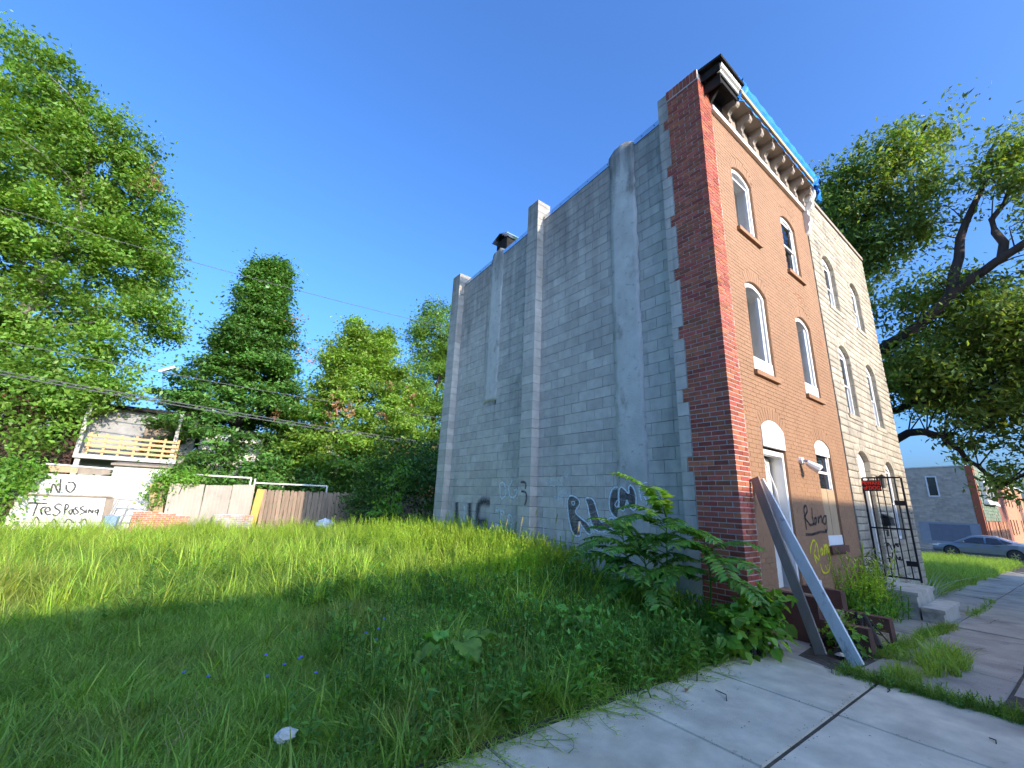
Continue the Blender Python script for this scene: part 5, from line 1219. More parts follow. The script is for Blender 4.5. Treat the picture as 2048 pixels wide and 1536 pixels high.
# ---- the big street tree on the right
def right_tree():
    rng=np.random.default_rng(44); t=thing('street_tree','large spreading dark limbed tree standing beyond the stone house','tree',(11.6,1.5,-.35))
    L=[([(11.6,1.5,-.5),(11.55,1.45,2.2),(11.5,1.3,4.5),(11.5,1.2,6.3)],(.42,.30)),
       ([(11.5,1.2,5.6),(11.4,.55,6.5),(11.3,-.6,7.2),(11.3,-1.9,8.2),(11.3,-2.9,8.7),(11.4,-4.2,9.6)],(.21,.08)),
       ([(11.5,1.35,3.1),(11.3,.6,3.75),(11.1,-.2,3.92),(11.0,-.65,3.82),(10.9,-1.05,3.1),(10.8,-1.45,2.3)],(.15,.04)),
       ([(11.5,1.2,6.0),(11.6,.95,8.4),(11.6,.55,10.4),(11.6,.1,11.6),(11.6,-.8,12.7),(11.7,-1.9,14.2)],(.17,.04)),
       ([(11.6,.6,10.2),(11.6,.75,12.0),(11.6,.3,13.6),(11.6,-.2,14.4)],(.12,.03)),
       ([(11.3,-1.5,7.9),(11.4,-2.0,9.6),(11.4,-2.6,11),(11.5,-3.2,12.6)],(.15,.03)),
       ([(11.3,-2.6,8.55),(11.2,-2.7,9.9),(11.3,-3.4,11)],(.12,.03)),
       ([(11.5,1.3,4.4),(11.2,.2,4.7),(11.2,-1.2,5.0),(11.1,-2.4,5.2),(11.1,-3.4,5.8)],(.12,.04)),
       ([(11.2,-1.2,5.0),(11.1,-2.2,4.3),(11.0,-3.2,4.0)],(.09,.03)),
       ([(11.1,-2.4,5.2),(11.1,-2.9,6.2),(11.2,-3.2,7.2)],(.09,.03)),
       ([(11.6,1.5,7.4),(12.4,3,9.2),(12.9,4.2,10.5)],(.15,.04))]
    g=G(); sk=[]
    for P,(a,b) in L:
        Q=interp(P,3); 
        Q=[tuple(np.array(q)+rng.normal(size=3)*.035*(0 if i in(0,) else 1)) for i,q in enumerate(Q)]
        n=len(Q); g.tube(Q,[a+(b-a)*i/(n-1) for i in range(n)],8); sk+=[Vector(q) for q in Q[2:]]
    lobes=[((11.6,-.3,12.0),(1.3,1.7,1.7)),((11.7,-1.3,13.8),(1.2,1.4,1.1)),((11.7,.6,13.6),(1.0,.8,.9)),((11.6,.2,10.2),(1.2,1.2,1.1)),((11.5,-1.3,10.6),(1.0,1.0,.9)),
           ((11.4,-3.3,11.0),(1.2,1.0,1.6)),((11.4,-4.2,9.3),(1.3,1.2,1.4)),((11.2,-2.0,6.6),(1.3,1.9,1.1)),((11.1,-3.3,5.7),(1.4,1.3,1.5)),((11.1,-.6,5.3),(1.2,1.2,.8)),((11.1,-1.9,4.3),(1.2,1.4,.55)),((11.0,-3.6,3.9),(1.1,1.0,.8)),((12.6,3.4,9.8),(1.8,1.8,1.8)),((11.5,.7,8.3),(1.0,.6,.9)),((13.4,-.5,6.2),(1.6,2.0,1.6)),((13.0,-2.6,7.5),(1.6,1.8,1.4)),((10.9,-2.4,3.4),(.5,.9,.45)),((11.3,-.2,6.0),(1.0,.9,.9)),((11.3,-1.6,5.4),(1.2,1.6,1.0)),((11.2,-2.9,4.6),(1.1,1.4,.9)),((12.4,-1.2,8.4),(1.4,1.6,1.1)),((12.6,-3.2,6.2),(1.4,1.6,1.6)),((11.6,.5,12.6),(1.2,1.0,1.2)),((12.2,.9,10.6),(1.3,1.0,1.4)),((10.9,-1.0,3.3),(.5,.5,.5)),((10.8,-1.6,2.5),(.35,.35,.4)),((11.0,-.3,3.7),(.5,.6,.3))]
    cl,d=lobe_clusters(rng,lobes,1050,.1)
    limbs(g,rng,[tuple(p) for p in sk],cl,260,.04)
    g.build('trunk',M['bark'],t,smooth=True)
    leaves('crown',rng,cl,d,88,.27,.75,.155,M['leaf_right'],t,.45,.42,.25)
right_tree()
for k,(x,y,h,lb) in enumerate(((30,9,6.5,'round green tree seen just over the far corner house beside the stone front'),(58,-3.4,8,'green street tree in front of the far row houses'),(78,-9,9,'green tree far down the street at the right edge'),(95,-2,10,'hazy green tree closing the far end of the street'),(105,-14,11,'tall green tree at the end of the far pavement'))):
    tree('street_tree',lb,(x,y,-.7),[(x,y,-.8),(x,y,h*.6)],(.2,.08),[((x,y,h*.72),(2.0,2.0,h*.26))],90,60,.45,.7,.22,'leaf_maple','bark',14,60+k)
# ================================================================ GRASS, WEEDS AND SMALL THINGS
_gs=[((.36,.29,.11),.6,.54,.74,.65,None),((.10,.26,.05),.8,.56,.75,.5,None)]
M['grass']=leafm('grass_blade',(.25,.385,.07),.4,.48,.5,.025,.25,stains=_gs)
M['grass_tall']=leafm('tall_grass_blade',(.42,.57,.09),.4,.5,.5,.025,.25,stains=_gs[:1])
M['weed']=leafm('weed_leaf',(.15,.31,.055),.4,.45,.45,.02,.3)
M['weed_lime']=leafm('lime_weed_leaf',(.40,.58,.075),.35,.48,.5,.02,.25)
M['straw']=leafm('straw_seedhead',(.36,.33,.14),.3,.3,.7)
M['dry']=leafm('dry_blade',(.26,.23,.10),.4,.3,.7)
M['burdock']=leafm('burdock_leaf',(.19,.36,.06),.3,.42,.45)
M['leaf_weedy']=leafm('brownish_weed_leaf',(.19,.21,.07),.4,.4,.6,.04)
PROTO={}
def blades(name,n,rad,h0,h1,w,bend,seed,m,seeds=0):
    rng=np.random.default_rng(seed); V=[];Q=[];r=[]
    for i in range(n):
        a=rng.random()*6.283; rr=rad*math.sqrt(rng.random()); bx,by=rr*math.cos(a),rr*math.sin(a)
        h=rng.uniform(h0,h1); th=rng.random()*6.283; dx,dy=math.cos(th),math.sin(th); b=bend*rng.uniform(.3,1.5)*h; ww=w*rng.uniform(.6,1.3)
        px,py=-dy*ww/2,dx*ww/2; k=len(V); rv=rng.random()
        for t,wd in ((0,.8),(.35,1),(.7,.75),(1,.06)):
            z=h*(t-.28*bend*t*t*min(1,b/h*1.2)); o=b*t*t
            V+=[(bx+dx*o+px*wd,by+dy*o+py*wd,z),(bx+dx*o-px*wd,by+dy*o-py*wd,z)]
        for s in range(3): Q.append((k+2*s,k+2*s+1,k+2*s+3,k+2*s+2)); r.append(rv)
    me=npmesh(name,V,Q,r); me.materials.append(m); return me
def leafquad(V,Q,r,p,d,nrm,L,w,rv):
    d=Vector(d).normalized(); n=Vector(nrm).normalized(); b=d.cross(n).normalized(); n=b.cross(d); p=Vector(p); k=len(V)
    V+=[tuple(p),tuple(p+d*L*.45+b*w/2+n*w*.18),tuple(p+d*L-n*L*.12),tuple(p+d*L*.45-b*w/2+n*w*.18),tuple(p+d*L*.5-n*L*.02)]
    Q+=[(k,k+1,k+2,k+4),(k,k+4,k+2,k+3)]; r+=[rv,rv]
def weed(name,nst,h0,h1,nl,L,w,seed,m,spread=.08,up=.5):
    rng=np.random.default_rng(seed); V=[];Q=[];r=[]
    for s in range(nst):
        bx,by=rng.normal(size=2)*spread; h=rng.uniform(h0,h1); lx,ly=rng.normal(size=2)*.18*h
        k=len(V)
        for t in (0,1):
            for a in range(3): V.append((bx+lx*t+.005*math.cos(a*2.1),by+ly*t+.005*math.sin(a*2.1),h*t))
        for a in range(3): Q.append((k+a,k+(a+1)%3,k+3+(a+1)%3,k+3+a)); r.append(.3)
        for i in range(nl):
            t=.15+.85*(i+rng.random()*.5)/nl; th=i*2.4+rng.normal()*.4; e=up*(1-.4*t)+rng.normal()*.25+(.5 if t>.85 else 0)
            d=(math.cos(th)*math.cos(e),math.sin(th)*math.cos(e),math.sin(e)); ll=L*rng.uniform(.6,1.2)*(1-.35*t)
            leafquad(V,Q,r,(bx+lx*t,by+ly*t,h*t),d,(-d[0]*.5,-d[1]*.5,1),ll,w*ll/L,rng.random())
    me=npmesh(name,V,Q,r); me.materials.append(m); return me
def scatter(name,meshes,pts,scale,tilt,label,cat,seed):
    rng=np.random.default_rng(seed); n=len(pts)
    colp=bpy.data.collections.new('proto_'+name)
    for i,me in enumerate(meshes):
        o=bpy.data.objects.new('proto_%s_%d'%(name,i),me); colp.objects.link(o)
    me=bpy.data.meshes.new(name); me.vertices.add(n); me.vertices.foreach_set('co',np.asarray(pts,dtype=np.float32).ravel())
    a=me.attributes.new('rot','FLOAT_VECTOR','POINT'); rot=np.stack([rng.normal(size=n)*tilt,rng.normal(size=n)*tilt,rng.random(n)*6.283],1); a.data.foreach_set('vector',rot.astype(np.float32).ravel())
    a=me.attributes.new('scl','FLOAT','POINT'); a.data.foreach_set('value',np.asarray(scale,dtype=np.float32))
    a=me.attributes.new('idx','INT','POINT'); a.data.foreach_set('value',rng.integers(0,len(meshes),n).astype(np.int32))
    ng=bpy.data.node_groups.new('scatter_'+name,'GeometryNodeTree')
    ng.interface.new_socket('Geometry',in_out='INPUT',socket_type='NodeSocketGeometry'); ng.interface.new_socket('Geometry',in_out='OUTPUT',socket_type='NodeSocketGeometry')
    N=ng.nodes; L=ng.links; gi=N.new('NodeGroupInput'); go=N.new('NodeGroupOutput'); ip=N.new('GeometryNodeInstanceOnPoints'); ci=N.new('GeometryNodeCollectionInfo')
    ci.inputs['Collection'].default_value=colp; ci.inputs['Separate Children'].default_value=True; ci.inputs['Reset Children'].default_value=True
    def na(nm,t):
        x=N.new('GeometryNodeInputNamedAttribute'); x.data_type=t; x.inputs['Name'].default_value=nm
        return [q for q in x.outputs if q.enabled and q.name=='Attribute'][0]
    L.new(gi.outputs[0],ip.inputs['Points']); L.new(ci.outputs[0],ip.inputs['Instance']); ip.inputs['Pick Instance'].default_value=True
    L.new(na('idx','INT'),ip.inputs['Instance Index']); L.new(na('rot','FLOAT_VECTOR'),ip.inputs['Rotation']); L.new(na('scl','FLOAT'),ip.inputs['Scale']); L.new(ip.outputs[0],go.inputs[0])
    o=link(name,me,None,None,label,cat,None,'stuff'); md=o.modifiers.new('scatter','NODES'); md.node_group=ng; return o
def vnoise(x,y,s,k=0.):
    return .5+.25*(math.sin(x*s*1.7+y*s*.9+k)+math.sin(x*s*.8-y*s*1.9+k*2.3+1)*.7+math.sin((x+y)*s*3.1+k)*.3)
def sample(n,x0,x1,y0,y1,dens,seed,rightlot=False):
    """random points; dens(x,y) in 0..1 ; thinned with distance from the viewer's side of the lot"""
    rng=np.random.default_rng(seed); out=[]
    P=rng.random((n,2))
    for u,v in P:
        x=x0+(x1-x0)*u; y=y0+(y1-y0)*v; d=math.hypot(x+5.76,y+2.675)
        if rng.random()>dens(x,y)*min(1,(5.5/d)**1.3): continue
        out.append((x,y,gz(x,y)-.065))
    return np.array(out)
def inlot(x,y): return x<.18 if .8<y<8.45 else (x<0.0 if y<=.8 else x<7.5)
mow=lambda x,y: (1-sst(-5.0,-3.7,x-.10*y))*(1-sst(3.8,6.2,y))
gb=[blades('lawn_tuft',26,.10,.06,.15,.006,.9,i,M['grass']) for i in range(4)]
gm=[blades('grass_tuft',26,.10,.16,.36,.009,.8,20+i,M['grass']) for i in range(4)]
gm.append(blades('dry_tuft',24,.10,.06,.20,.006,1.0,33,M['dry']))
gt=[blades('tall_grass_tuft',22,.13,.35,.75,.011,.75,40+i,M['grass_tall']) for i in range(4)]
mow=lambda x,y: sst(-3.6,-5.2,x+.25*(y-1))*(1-sst(4.5,7.5,y)) if y>-.2 else 0
mow=lambda x,y: (1-sst(-5.0,-3.7,x-.10*y))*(1-sst(3.8,6.2,y))
ed=lambda x,y: 1 if y>-.06+.10*vnoise(x,0,2.2) else (.35 if y>-.16 else 0)
P=sample(72000,-14,.2,-.2,10,lambda x,y:(1.0 if inlot(x,y) else 0)*ed(x,y)*(.3+.7*mow(x,y))*(.35+.65*sst(.22,.45,vnoise(x,y,1.3,4))),1)
scatter('lawn_grass',gb,P,np.random.default_rng(1).uniform(.7,1.35,len(P)),.18,'short mown green grass covering the vacant lot','grass',1)
P=sample(60000,-14,7.5,-.12,17.2,lambda x,y:(1 if inlot(x,y) else 0)*ed(x,y)*(.10+.9*(1-mow(x,y)))*(.35+.65*vnoise(x,y,1.1)),2)
scatter('meadow_grass',gm,P,np.random.default_rng(2).uniform(.65,1.3,len(P)),.15,'knee high unmown green grass on the vacant lot','grass',2)
P=sample(26000,-14,7.5,.3,17.2,lambda x,y:(1 if inlot(x,y) else 0)*(1-mow(x,y))*sst(1.2,5.5,y+.35*min(0,x+2)+1.0)*max(0,vnoise(x,y,.9,2)-.22)*1.4,3)
scatter('tall_grass',gt,P,np.random.default_rng(3).uniform(.6,1.15,len(P)),.12,'tall pale green grass standing in the sunny rear of the lot','grass',3)
wd=[weed('weed',3,.18,.42,11,.10,.042,60+i,M['weed']) for i in range(5)]+[weed('weed',2,.25,.5,14,.075,.02,70+i,M['weed']) for i in range(3)]
P=sample(30000,-6,.2,-.08,9,lambda x,y:(1 if inlot(x,y) else 0)*ed(x,y)*(1-mow(x,y))*min(1,(.12+sst(-3.6,-.6,x)))*(.3+.7*vnoise(x,y,1.6,5))*(1-.6*sst(4,8,y)),4)
scatter('leafy_weeds',wd,P,np.random.default_rng(4).uniform(.6,1.35,len(P)),.15,'dense leafy green weeds growing along the block wall and brick corner','weeds',4)
wl=[weed('lime_weed',4,.45,.85,22,.085,.022,80+i,M['weed_lime'],.10,.7) for i in range(4)]
P=sample(14000,-3.4,.2,3.0,9.6,lambda x,y:(1 if inlot(x,y) else 0)*(sst(-2.6,-.4,x))*(.2+.8*vnoise(x,y,1.8,3)),5)
scatter('lime_weeds',wl,P,np.random.default_rng(5).uniform(.55,1.1,len(P)),.12,'tall yellow green weeds lit by the sun at the foot of the block wall','weeds',5)
P=sample(9000,-13,6,9,17.2,lambda x,y:.9*max(0,vnoise(x,y,1.0,7)-.3),6)
scatter('back_weeds',wl+wd[:3],P,np.random.default_rng(6).uniform(.5,1.0,len(P)),.12,'mixed weeds along the fence at the rear of the lot','weeds',6)
rng=np.random.default_rng(7); P=[]
for i in range(330):
    y=.3+8.1*rng.random(); x=(.10 if y>.8 else -.08)-.45*rng.random()**1.6; P.append((x,y,gz(x,y)-.06))
scatter('wall_weeds',wl[:3]+wd,np.array(P),rng.uniform(.7,1.35,len(P)),.14,'thick band of weeds hugging the foot of the block wall','weeds',7)
# right hand lawn beyond the stone house
rng=np.random.default_rng(8); P=[]
while len(P)<9000:
    x=9.6+22.5*rng.random()**1.3; y=-.1+9*rng.random()
    P.append((x,y,gz(x,y)-.065))
scatter('side_lawn_grass',gm,np.array(P),rng.uniform(.8,1.7,len(P)),.15,'green grass on the open plot beyond the stone house','grass',8)
# weeds along pavement cracks
rng=np.random.default_rng(9); P=[]
for i in range(700):
    k=rng.random()
    if k<.42: x=-.2+rng.normal()*.05; y=-.9-1.35*rng.random()
    elif k<.66: x=1.9+3.1*rng.random(); y=-.98+rng.normal()*.04
    elif k<.84: x=.8+1.3*rng.random(); y=-1.0+rng.normal()*.07
    elif k<.92: x=6.3+3.5*rng.random(); y=-1.0+rng.normal()*.05
    else: x=.98+.66*rng.random(); y=-.45+.4*rng.random()
    P.append((x,y,gx(x)-.01+(.26 if (k>=.92) else 0)))
scatter('crack_weeds',gm+wd[:2],np.array(P),rng.uniform(.18,.48,len(P)),.35,'small grass and weeds growing in the pavement cracks','weeds',9)
# weeds at the foot of the brown front, right of the steps
rng=np.random.default_rng(10); P=[]
for i in range(170):
    x=3.0+1.75*rng.random(); y=-.02-.30*rng.random()**1.5; P.append((x,y,gx(x)-.02))
scatter('front_weeds',wd+wl[:2],np.array(P),rng.uniform(.7,1.6,len(P)),.15,'tangled green and brownish weeds at the foot of the brown front','weeds',10)
# big single clump of grass in the pavement
rng=np.random.default_rng(12)
for (nm,lb,cx,cy,rx,ry,n,h) in (('grass_clump','big bushy clump of grass growing out of the pavement',1.25,-1.42,.85,.20,42,1.0),('grass_clump','smaller low clump of grass beside the foot of the grey board',.22,-1.28,.30,.14,22,.6)):
    V=[];F=[];r=[]
    for i in range(n):
        me=gm[i%4]; co=np.empty(len(me.vertices)*3,dtype=np.float32); me.vertices.foreach_get('co',co); co=co.reshape(-1,3)
        a=rng.random()*6.283; rr=math.sqrt(rng.random()); ox,oy=cx+rx*rr*math.cos(a),cy+ry*rr*math.sin(a)
        s=rng.uniform(.7,1.2)*h*(1.15-.6*rr); t=rng.random()*6.283
        x=co[:,0]*math.cos(t)-co[:,1]*math.sin(t); y=co[:,0]*math.sin(t)+co[:,1]*math.cos(t)
        b=len(V); V+=[(ox+p*s,oy+q*s,gx(ox)-.005+z*s) for p,q,z in zip(x,y,co[:,2])]
        for p in me.polygons: F.append(tuple(b+k for k in p.vertices)); r.append(rng.random())
    o=link(nm,npmesh(nm,V,F,r),M['grass'],None,lb,'grass')
# ---- tree of heaven
def frond(name,base,az,el,L,np_,seed,parent,m):
    rng=random.Random(seed); P=[]; p=Vector(base); d=Vector((math.cos(az)*math.cos(el),math.sin(az)*math.cos(el),math.sin(el))); n=10
    for i in range(n+1):
        P.append(p.copy()); p=p+d*(L/n); d=(d+Vector((0,0,-.085-.02*i*.5))).normalized()
    g=G(); g.tube(P,[.007-.005*i/n for i in range(n+1)],4,False,.2)
    V=[];Q=[];r=[]
    for i in range(np_):
        t=.16+.84*i/np_; k=min(n-1,int(t*n)); q=P[k].lerp(P[k+1],t*n-k); dr=(P[k+1]-P[k]).normalized()
        side=dr.cross(Vector((0,0,1))).normalized(); up=side.cross(dr)
        ll=L*.25*(1-.55*abs(t-.4))*rng.uniform(.85,1.1)
        for s in (-1,1):
            dd=(side*s*.9+dr*.42+up*rng.uniform(-.3,.05)).normalized(); leafquad(V,Q,r,q,dd,up+dd*.2,ll,ll*.42,rng.random())
    leafquad(V,Q,r,P[-1],(P[-1]-P[-2]),(0,0,1),L*.12,L*.035,rng.random())
    g.add(V,Q,.5); g.r=[.2]*(len(g.f)-len(Q))+r
    return g.build(name,m,parent)
TH=thing('tree_of_heaven','leafy sapling with long feathery fronds in front of the block wall and brick corner','sapling',(-.42,.9,.1))
rng=random.Random(3); stems=[((-.40,.85,.05),(-.42,.80,1.42),15),((-.5,1.30,.08),(-.60,1.42,1.12),11),((-.38,.35,.03),(-.45,.22,1.05),11),((-.45,1.1,.05),(-.75,.95,.85),10)]
M['frond']=leafm('frond_leaf',(.14,.29,.045),.35,.42,.4)
k=0
for b,t,nf in stems:
    g=G(); mid=Vector(b).lerp(Vector(t),.5)+Vector((rng.uniform(-.04,.04),rng.uniform(-.04,.04),0)); g.tube([b,mid,t],[.016,.012,.007],6); g.build('stem',M['weed'],TH)
    for i in range(nf):
        f=.55+.45*(i+1)/nf; p=Vector(b).lerp(Vector(t),f); az=i*2.4+rng.uniform(-.4,.4)+k
        # keep the fronds on the open side of the wall
        if math.cos(az)>.35: az=math.pi-az if rng.random()<.6 else az+1.9
        frond('frond',p,az,R(rng.uniform(8,30)+30*max(0,f-.72)/.28),rng.uniform(.62,.95),15,k*31+i,TH,M['frond'])
    k+=1
FN=thing('tree_of_heaven','small dark feathery sapling at the foot of the block wall by the pilaster','sapling',(-.05,5.1,.25))
g=G(); g.tube([(-.05,5.1,.2),(-.06,5.05,.75)],[.01,.006],5); g.build('stem',M['weed'],FN)
for i in range(6): frond('frond',(-.06,5.05,.55+.04*i),2.0+i*.75,R(28),.42,10,900+i,FN,M['frond'])
# ---- broad leaved plants
def broad(name,label,base,nl,L,wf,seed,m,h=.12,el=(20,65)):
    rng=random.Random(seed); t=thing(name,label,'plant',base); b=Vector(base)
    for i in range(nl):
        az=i*6.283/nl+rng.uniform(-.4,.4); e=R(rng.uniform(*el)); LL=L*rng.uniform(.65,1.15); st=LL*.55
        d=Vector((math.cos(az)*math.cos(e),math.sin(az)*math.cos(e),math.sin(e))); p0=b+Vector((0,0,-.02)); p1=b+d*st+Vector((0,0,h*rng.random()))
        V=[];F=[]; dd=Vector((d.x,d.y,d.z*.35)).normalized(); sd=dd.cross(Vector((0,0,1))).normalized(); up=sd.cross(dd); ph=rng.random()*6
        nu,nv=10,8
        for a in range(nu+1):
            u=a/nu; w=LL*wf*(math.sin(math.pi*min(1,u*.92+.08))**.7)*(1.15-.55*u)
            for c in range(nv+1):
                v=-1+2*c/nv; z=.22*w*abs(v)+.085*LL*math.sin(u*13+v*3+ph)*abs(v)**.6+.03*LL*math.sin(v*9+u*6+ph)-.42*LL*u*u
                V.append(tuple(p1+dd*LL*u+sd*v*w*(1+.08*math.sin(u*17+ph))+up*z))
        for a in range(nu):
            for c in range(nv): F.append((a*(nv+1)+c,a*(nv+1)+c+1,(a+1)*(nv+1)+c+1,(a+1)*(nv+1)+c))
        g=G(); g.add(V,F,rng.random()); g.tube([p0,p0.lerp(p1,.5)+Vector((0,0,.02)),p1],[.009,.007,.005],5,False,.4); g.build('leaf',m,t,smooth=True)
broad('burdock','burdock with two large wavy leaves, the biggest plant in the middle of the lot',(-3.55,1.0,.03),9,.36,.38,1,M['burdock'],.20,(25,60))
broad('burdock','broad leaved plant with light wavy leaves near the brick corner',(-2.05,.95,.03),7,.25,.38,2,M['burdock'],.22,(30,60))
broad('burdock','small upright light green leaf rosette near the pavement edge',(-3.6,.28,.0),4,.17,.34,3,M['burdock'],.10,(40,75))
broad('burdock','low light green leaf rosette nearest the pavement joint',(-2.6,.42,.0),4,.18,.34,4,M['burdock'],.10,(30,60))
broad('burdock','light green rosette between the big burdock and the wall',(-2.3,1.7,.05),6,.22,.36,5,M['burdock'],.22,(30,65))
shrub('broadleaf_weed','bushy broad leaved weed at the foot of the brick corner beside the pavement',(-.38,-.22,0),[((-.42,-.20,.26),(.34,.20,.24)),((-.22,-.26,.42),(.22,.16,.18)),((-.75,-.1,.22),(.3,.2,.2))],95,9,.07,.125,'leaf_fresh',31,'plant',.5,None,.8,.8,10,True)
shrub('broadleaf_weed','leafy weed between the brown steps and the grey board',(.62,-.75,0),[((.62,-.72,.14),(.22,.2,.14))],26,8,.06,.075,'leaf_fresh',32,'plant',.5,None,.7,.8,8,True)
shrub('broadleaf_weed','leafy weed growing over the brown steps',(1.3,-.72,.1),[((1.3,-.7,.17),(.22,.16,.12)),((1.15,-.97,.0),(.2,.12,.12))],30,8,.06,.065,'leaf_fresh',33,'plant',.5,None,.6,.8,8,True)
shrub('tall_weed','tall brownish green weed against the right end of the brown front',(4.3,-.16,-.2),[((4.25,-.16,.25),(.35,.14,.45)),((3.6,-.15,.05),(.45,.14,.28)),((4.5,-.16,.6),(.18,.1,.4))],80,26,.09,.06,'leaf_weedy',34,'plant',.4,None,.3)
# chicory flowers
M['petal']=mat('blue_petal',(.16,.17,.72),.6,.1,20,0,trans=.3,tcol=(1,1,1.2))
CHP=[(-5.5,1.4,.24),(-5.36,1.3,.22),(-4.99,1.42,.26),(-4.9,1.18,.25),(-4.82,1.1,.3),(-5.02,1.1,.22),(-4.75,1.32,.24),(-4.2,1.45,.3),(-4.1,1.42,.33),(-4.16,1.3,.28),(-3.98,1.6,.36),(-4.7,1.05,.2)]
WHR=['leftmost','second from the left','above the pale stone','right of the first pair','highest of the left group','low in the left group','at the right of the left group','left of the burdock','tallest by the burdock','lowest by the burdock','nearest the burdock leaf','closest to the pale stone']
for i,(x,y,z) in enumerate(CHP):
    t=thing('chicory_flower','small blue chicory flower in the shaded grass, '+WHR[i],'flower',(x,y,gz(x,y)),'blue chicory flowers in the grass')
    g=G(); g.tube([(x,y,gz(x,y)-.05),(x+.02,y,z)],.003,4,False); g.build('stalk',M['weed'],t)
    V=[];Q=[];r=[]
    for k in range(9):
        a=k*.698; leafquad(V,Q,r,(x+.02,y,z),(math.cos(a),math.sin(a)-.3,.55),(0,-.3,1),.016,.010,.5)
    g=G(); g.add(V,Q,.5); g.build('petals',M['petal'],t)
# seed heads above the weeds at the wall
for i,(x,y,h) in enumerate(((-.35,3.7,1.25),(-.5,3.95,1.05),(-.3,3.2,1.15),(-.6,4.3,1.0),(-.35,2.6,1.05))):
    t=thing('grass_seedhead','pale grass seed head rising above the weeds before the block wall, '+['tallest','left of the tallest','right of the tallest','leftmost','rightmost'][i],'grass stalk',(x,y,.15),'seed heads by the wall')
    g=G(); g.tube([(x,y,.1),(x+.02,y,h*.6),(x+.06,y-.02,h)],[.004,.003,.002],4,False); g.build('stalk',M['straw'],t)
    g=G(); g.tube([(x+.058,y-.02,h-.02),(x+.07,y-.025,h+.06),(x+.09,y-.03,h+.14),(x+.10,y-.03,h+.17)],[.004,.013,.009,.001],5,False); g.build('seed_spike',M['straw'],t)
# runners of crabgrass creeping over the slabs
def runners():
    rng=np.random.default_rng(77); V=[];Q=[];r=[]; g=G()
    for i in range(70):
        x=rng.uniform(-4.6,-.9); y=-.08; p=Vector((x,y,.006)); th=rng.uniform(-2.3,-.8); P=[p.copy()]
        for k in range(rng.integers(3,9)):
            th+=rng.normal()*.35; p=p+Vector((math.cos(th),math.sin(th),0))*.055; p.z=.006+rng.random()*.012; P.append(p.copy())
            for s in range(2):
                a=th+rng.choice([-1,1])*rng.uniform(.5,1.1); leafquad(V,Q,r,p,(math.cos(a),math.sin(a),.35),(0,0,1),rng.uniform(.03,.07),.007,rng.random())
        g.tube(P,.0022,3,False)
    g.add(V,Q); g.build('creeping_grass',M['grass'],label='thin grass runners creeping from the lot onto the pale pavement slabs',cat='grass',kind='stuff')
runners()
# ---- litter and small things
def rock(name,label,cat,c,s,m,seed,n=10):
    rng=np.random.default_rng(seed); V=[];F=[]; nu,nv=n,7
    for j in range(nv+1):
        ph=math.pi*j/nv
        for i in range(nu):
            th=2*math.pi*i/nu; k=1+rng.normal()*.13; V.append((c[0]+s[0]*k*math.sin(ph)*math.cos(th),c[1]+s[1]*k*math.sin(ph)*math.sin(th),c[2]+s[2]*k*math.cos(ph)))
    for j in range(nv):
        for i in range(nu): F.append((j*nu+i,j*nu+(i+1)%nu,(j+1)*nu+(i+1)%nu,(j+1)*nu+i))
    g=G(); g.add(V,F,.5); return g.build(name,m,label=label,cat=cat)
M['pale_stone']=mat('pale_stone',(.50,.50,.47),.95,.15,9,.4,40)
rock('stone','pale lump of broken concrete lying in the shaded grass near the pavement','stone',(-4.95,.56,.06),(.062,.04,.04),M['pale_stone'],1)
M['plastic_white']=mat('white_plastic_bag',(.75,.75,.74),.4,.05,4,.4,12)
rock('trash_bag','white plastic bag dumped in the grass before the picket fence','bag',(-.85,15.9,.28),(.32,.25,.22),M['plastic_white'],2,12)
g=G(); rr=random.Random(3); V=[];F=[]
for i in range(6):
    for j in range(4): V.append((.30+.035*i+rr.uniform(-.008,.008),-.83+.04*j,.012+.03*math.sin(i*1.3)*math.sin(j)+rr.random()*.012))
for i in range(5):
    for j in range(3): F.append((i*4+j,i*4+j+1,(i+1)*4+j+1,(i+1)*4+j))
g.add(V,F,.5); g.build('crushed_wrapper',mat('foil',(.6,.63,.62),.3,.2,30,.2,60,metal=.6),label='crushed shiny wrapper between the two leaning boards',cat='litter')
M['twig']=mat('dark_twig',(.05,.04,.03),.9,.2,8,0)
for i,(x,y,a,l,lb) in enumerate(((-.35,-.88,.3,.16,'near the foot of the grey board'),(-.45,-1.32,-.2,.10,'beside the long pavement joint'),(-1.9,-.62,.5,.20,'on the middle slab near the grass'),(-.9,-2.0,.1,.08,'low at the right of the slabs'))):
    g=G(); g.tube([(x,y,.007),(x+l*.5*math.cos(a),y+l*.5*math.sin(a),.016),(x+l*math.cos(a+.4),y+l*math.sin(a+.4),.008)],.004,5); g.build('twig',M['twig'],label='thin dark twig lying on the pavement '+lb,cat='twig',group='twigs on the pavement')
g=G(); V=[];Q=[];r=[]; leafquad(V,Q,r,(-2.05,-.35,.01),(1,.3,.3),(0,0,1),.06,.045,.5); g.add(V,Q,.5); g.build('dead_leaf',M['leaf_dead'],label='single brown dead leaf lying on the pavement near the grass edge',cat='leaf')
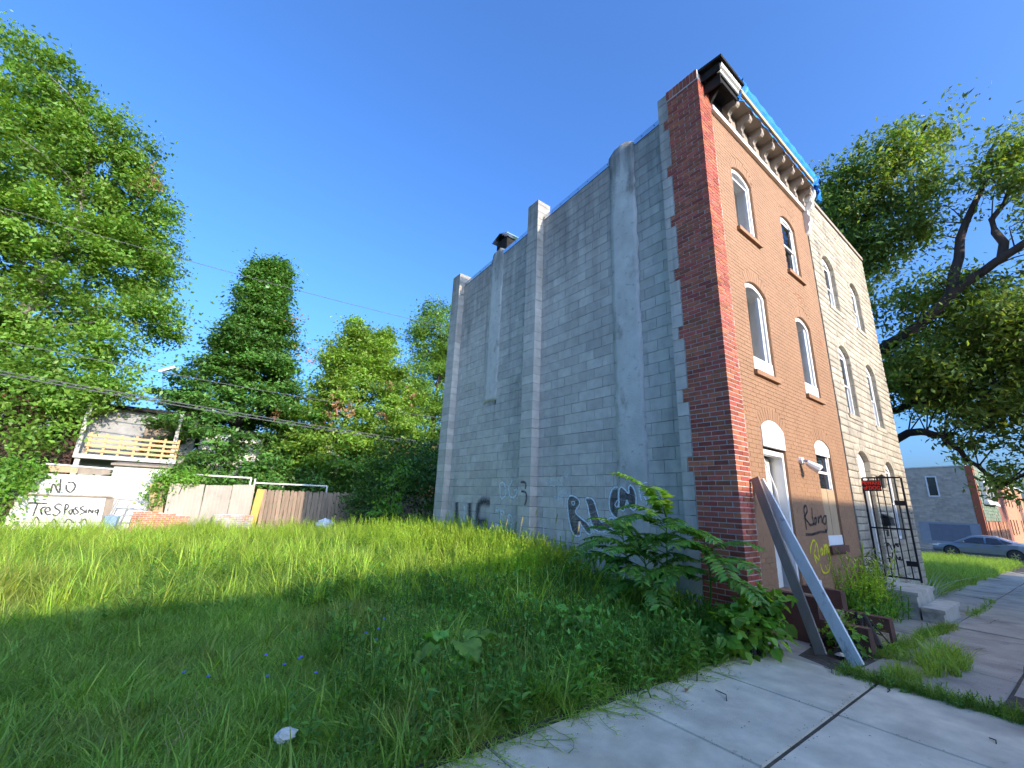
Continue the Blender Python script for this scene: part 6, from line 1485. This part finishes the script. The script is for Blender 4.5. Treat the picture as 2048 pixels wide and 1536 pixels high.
# tyre at the kerb, cut by the right edge of the picture
def torus(c,Rr,r,ax,m,name,parent):
    V=[];F=[];n,k=28,10
    for i in range(n):
        a=2*math.pi*i/n
        for j in range(k):
            b=2*math.pi*j/k; rad=Rr+r*math.cos(b); V.append((c[0]+rad*math.cos(a),c[1]+r*1.1*math.sin(b),c[2]+rad*math.sin(a)))
    for i in range(n):
        for j in range(k): F.append((i*k+j,i*k+(j+1)%k,((i+1)%n)*k+(j+1)%k,((i+1)%n)*k+j))
    g=G(); g.add(V,F,.5); return g.build(name,m,parent,smooth=True)
TY=thing('tyre','black rubber tyre standing on the pavement at the right edge','tyre',(-.29,-2.24,0))
torus((-.29,-2.24,.235),.17,.07,'y',mat('rubber',(.015,.015,.016),.6,.2,9,.1,40),'tread_ring',TY)
# pale ornamental grass / plastic strips by the stone house
M['pale_strip']=leafm('pale_blue_strip',(.42,.52,.52),.2,.3,.6,0)
me=blades('strips',60,.10,.45,1.0,.016,.9,99,M['pale_strip']); me.transform(Matrix.Translation((6.75,-.42,-.27)))
link('pale_grass_plant',me,M['pale_strip'],None,'spiky pale blue green grass plant behind the iron gate','plant')
# flattened weeds and leaves on sidewalk near steps

# grit, leaf bits and dirt on the pavement
def grit():
    rng=np.random.default_rng(15); g=G()
    for i in range(900):
        k=rng.random()
        if k<.35: x=rng.uniform(-6,-.3); y=-.12-abs(rng.normal())*.22
        elif k<.6: x=rng.uniform(-5,-.2); y=-1.2+rng.normal()*.03
        elif k<.72: x=rng.choice([-1.36,-2.62,-3.9])+rng.normal()*.015; y=rng.uniform(-2.3,-.1)
        elif k<.86: x=rng.uniform(-5,5); y=rng.uniform(-2.6,-.15)
        else: x=rng.uniform(-.2,6); y=rng.choice([-.98,-1.95])+rng.normal()*.05
        s=rng.uniform(.003,.011)*(1 if k>.72 else .8); a=rng.random()*3.14; c,d=math.cos(a)*s,math.sin(a)*s; z=gx(x)+.0035+(.012 if x>-.2 else 0)
        g.add([(x-c,y-d,z),(x+d*.5,y-c*.5,z+.002),(x+c,y+d,z),(x-d*.5,y+c*.5,z+.003)],[(0,1,2,3)])
    g.build('pavement_grit',mat('dark_grit',(.10,.08,.055),1,.5,30,0,1,'attr',.6),label='scattered grit, dirt and leaf bits on the pavement slabs',cat='grit',kind='stuff')
grit()
# cracks across the older slabs
def crack(pts,w,dz):
    V=[];F=[]; rng=np.random.default_rng(int(abs(pts[0][0])*100)); P=[]
    for i in range(len(pts)-1):
        a=np.array(pts[i]);b=np.array(pts[i+1])
        for k in range(8): P.append(a+(b-a)*k/8+rng.normal(size=2)*.012)
    P.append(np.array(pts[-1]))
    for i,p in enumerate(P):
        t=P[min(i+1,len(P)-1)]-P[max(i-1,0)]; t/=np.linalg.norm(t); n=np.array([-t[1],t[0]])*w*rng.uniform(.3,1)*.5
        z=gx(p[0])+dz; V+=[(p[0]+n[0],p[1]+n[1],z),(p[0]-n[0],p[1]-n[1],z)]
    for i in range(len(P)-1): F.append((2*i,2*i+1,2*i+3,2*i+2))
    g=G(); g.add(V,F,.5); g.build('pavement_crack',M['joint'],sw)
for c in (((.6,-1.0),(.9,-1.35),(1.3,-1.6),(1.2,-1.95)),((2.2,-1.0),(2.5,-1.4),(3.1,-1.55)),((3.6,-.99),(3.9,-1.3),(4.3,-1.95)),((5.2,-1.0),(5.9,-1.3),(6.7,-1.35)),((1.4,-2.3),(2.1,-2.1),(3.1,-2.5))):
    crack(c,.012,.0165)
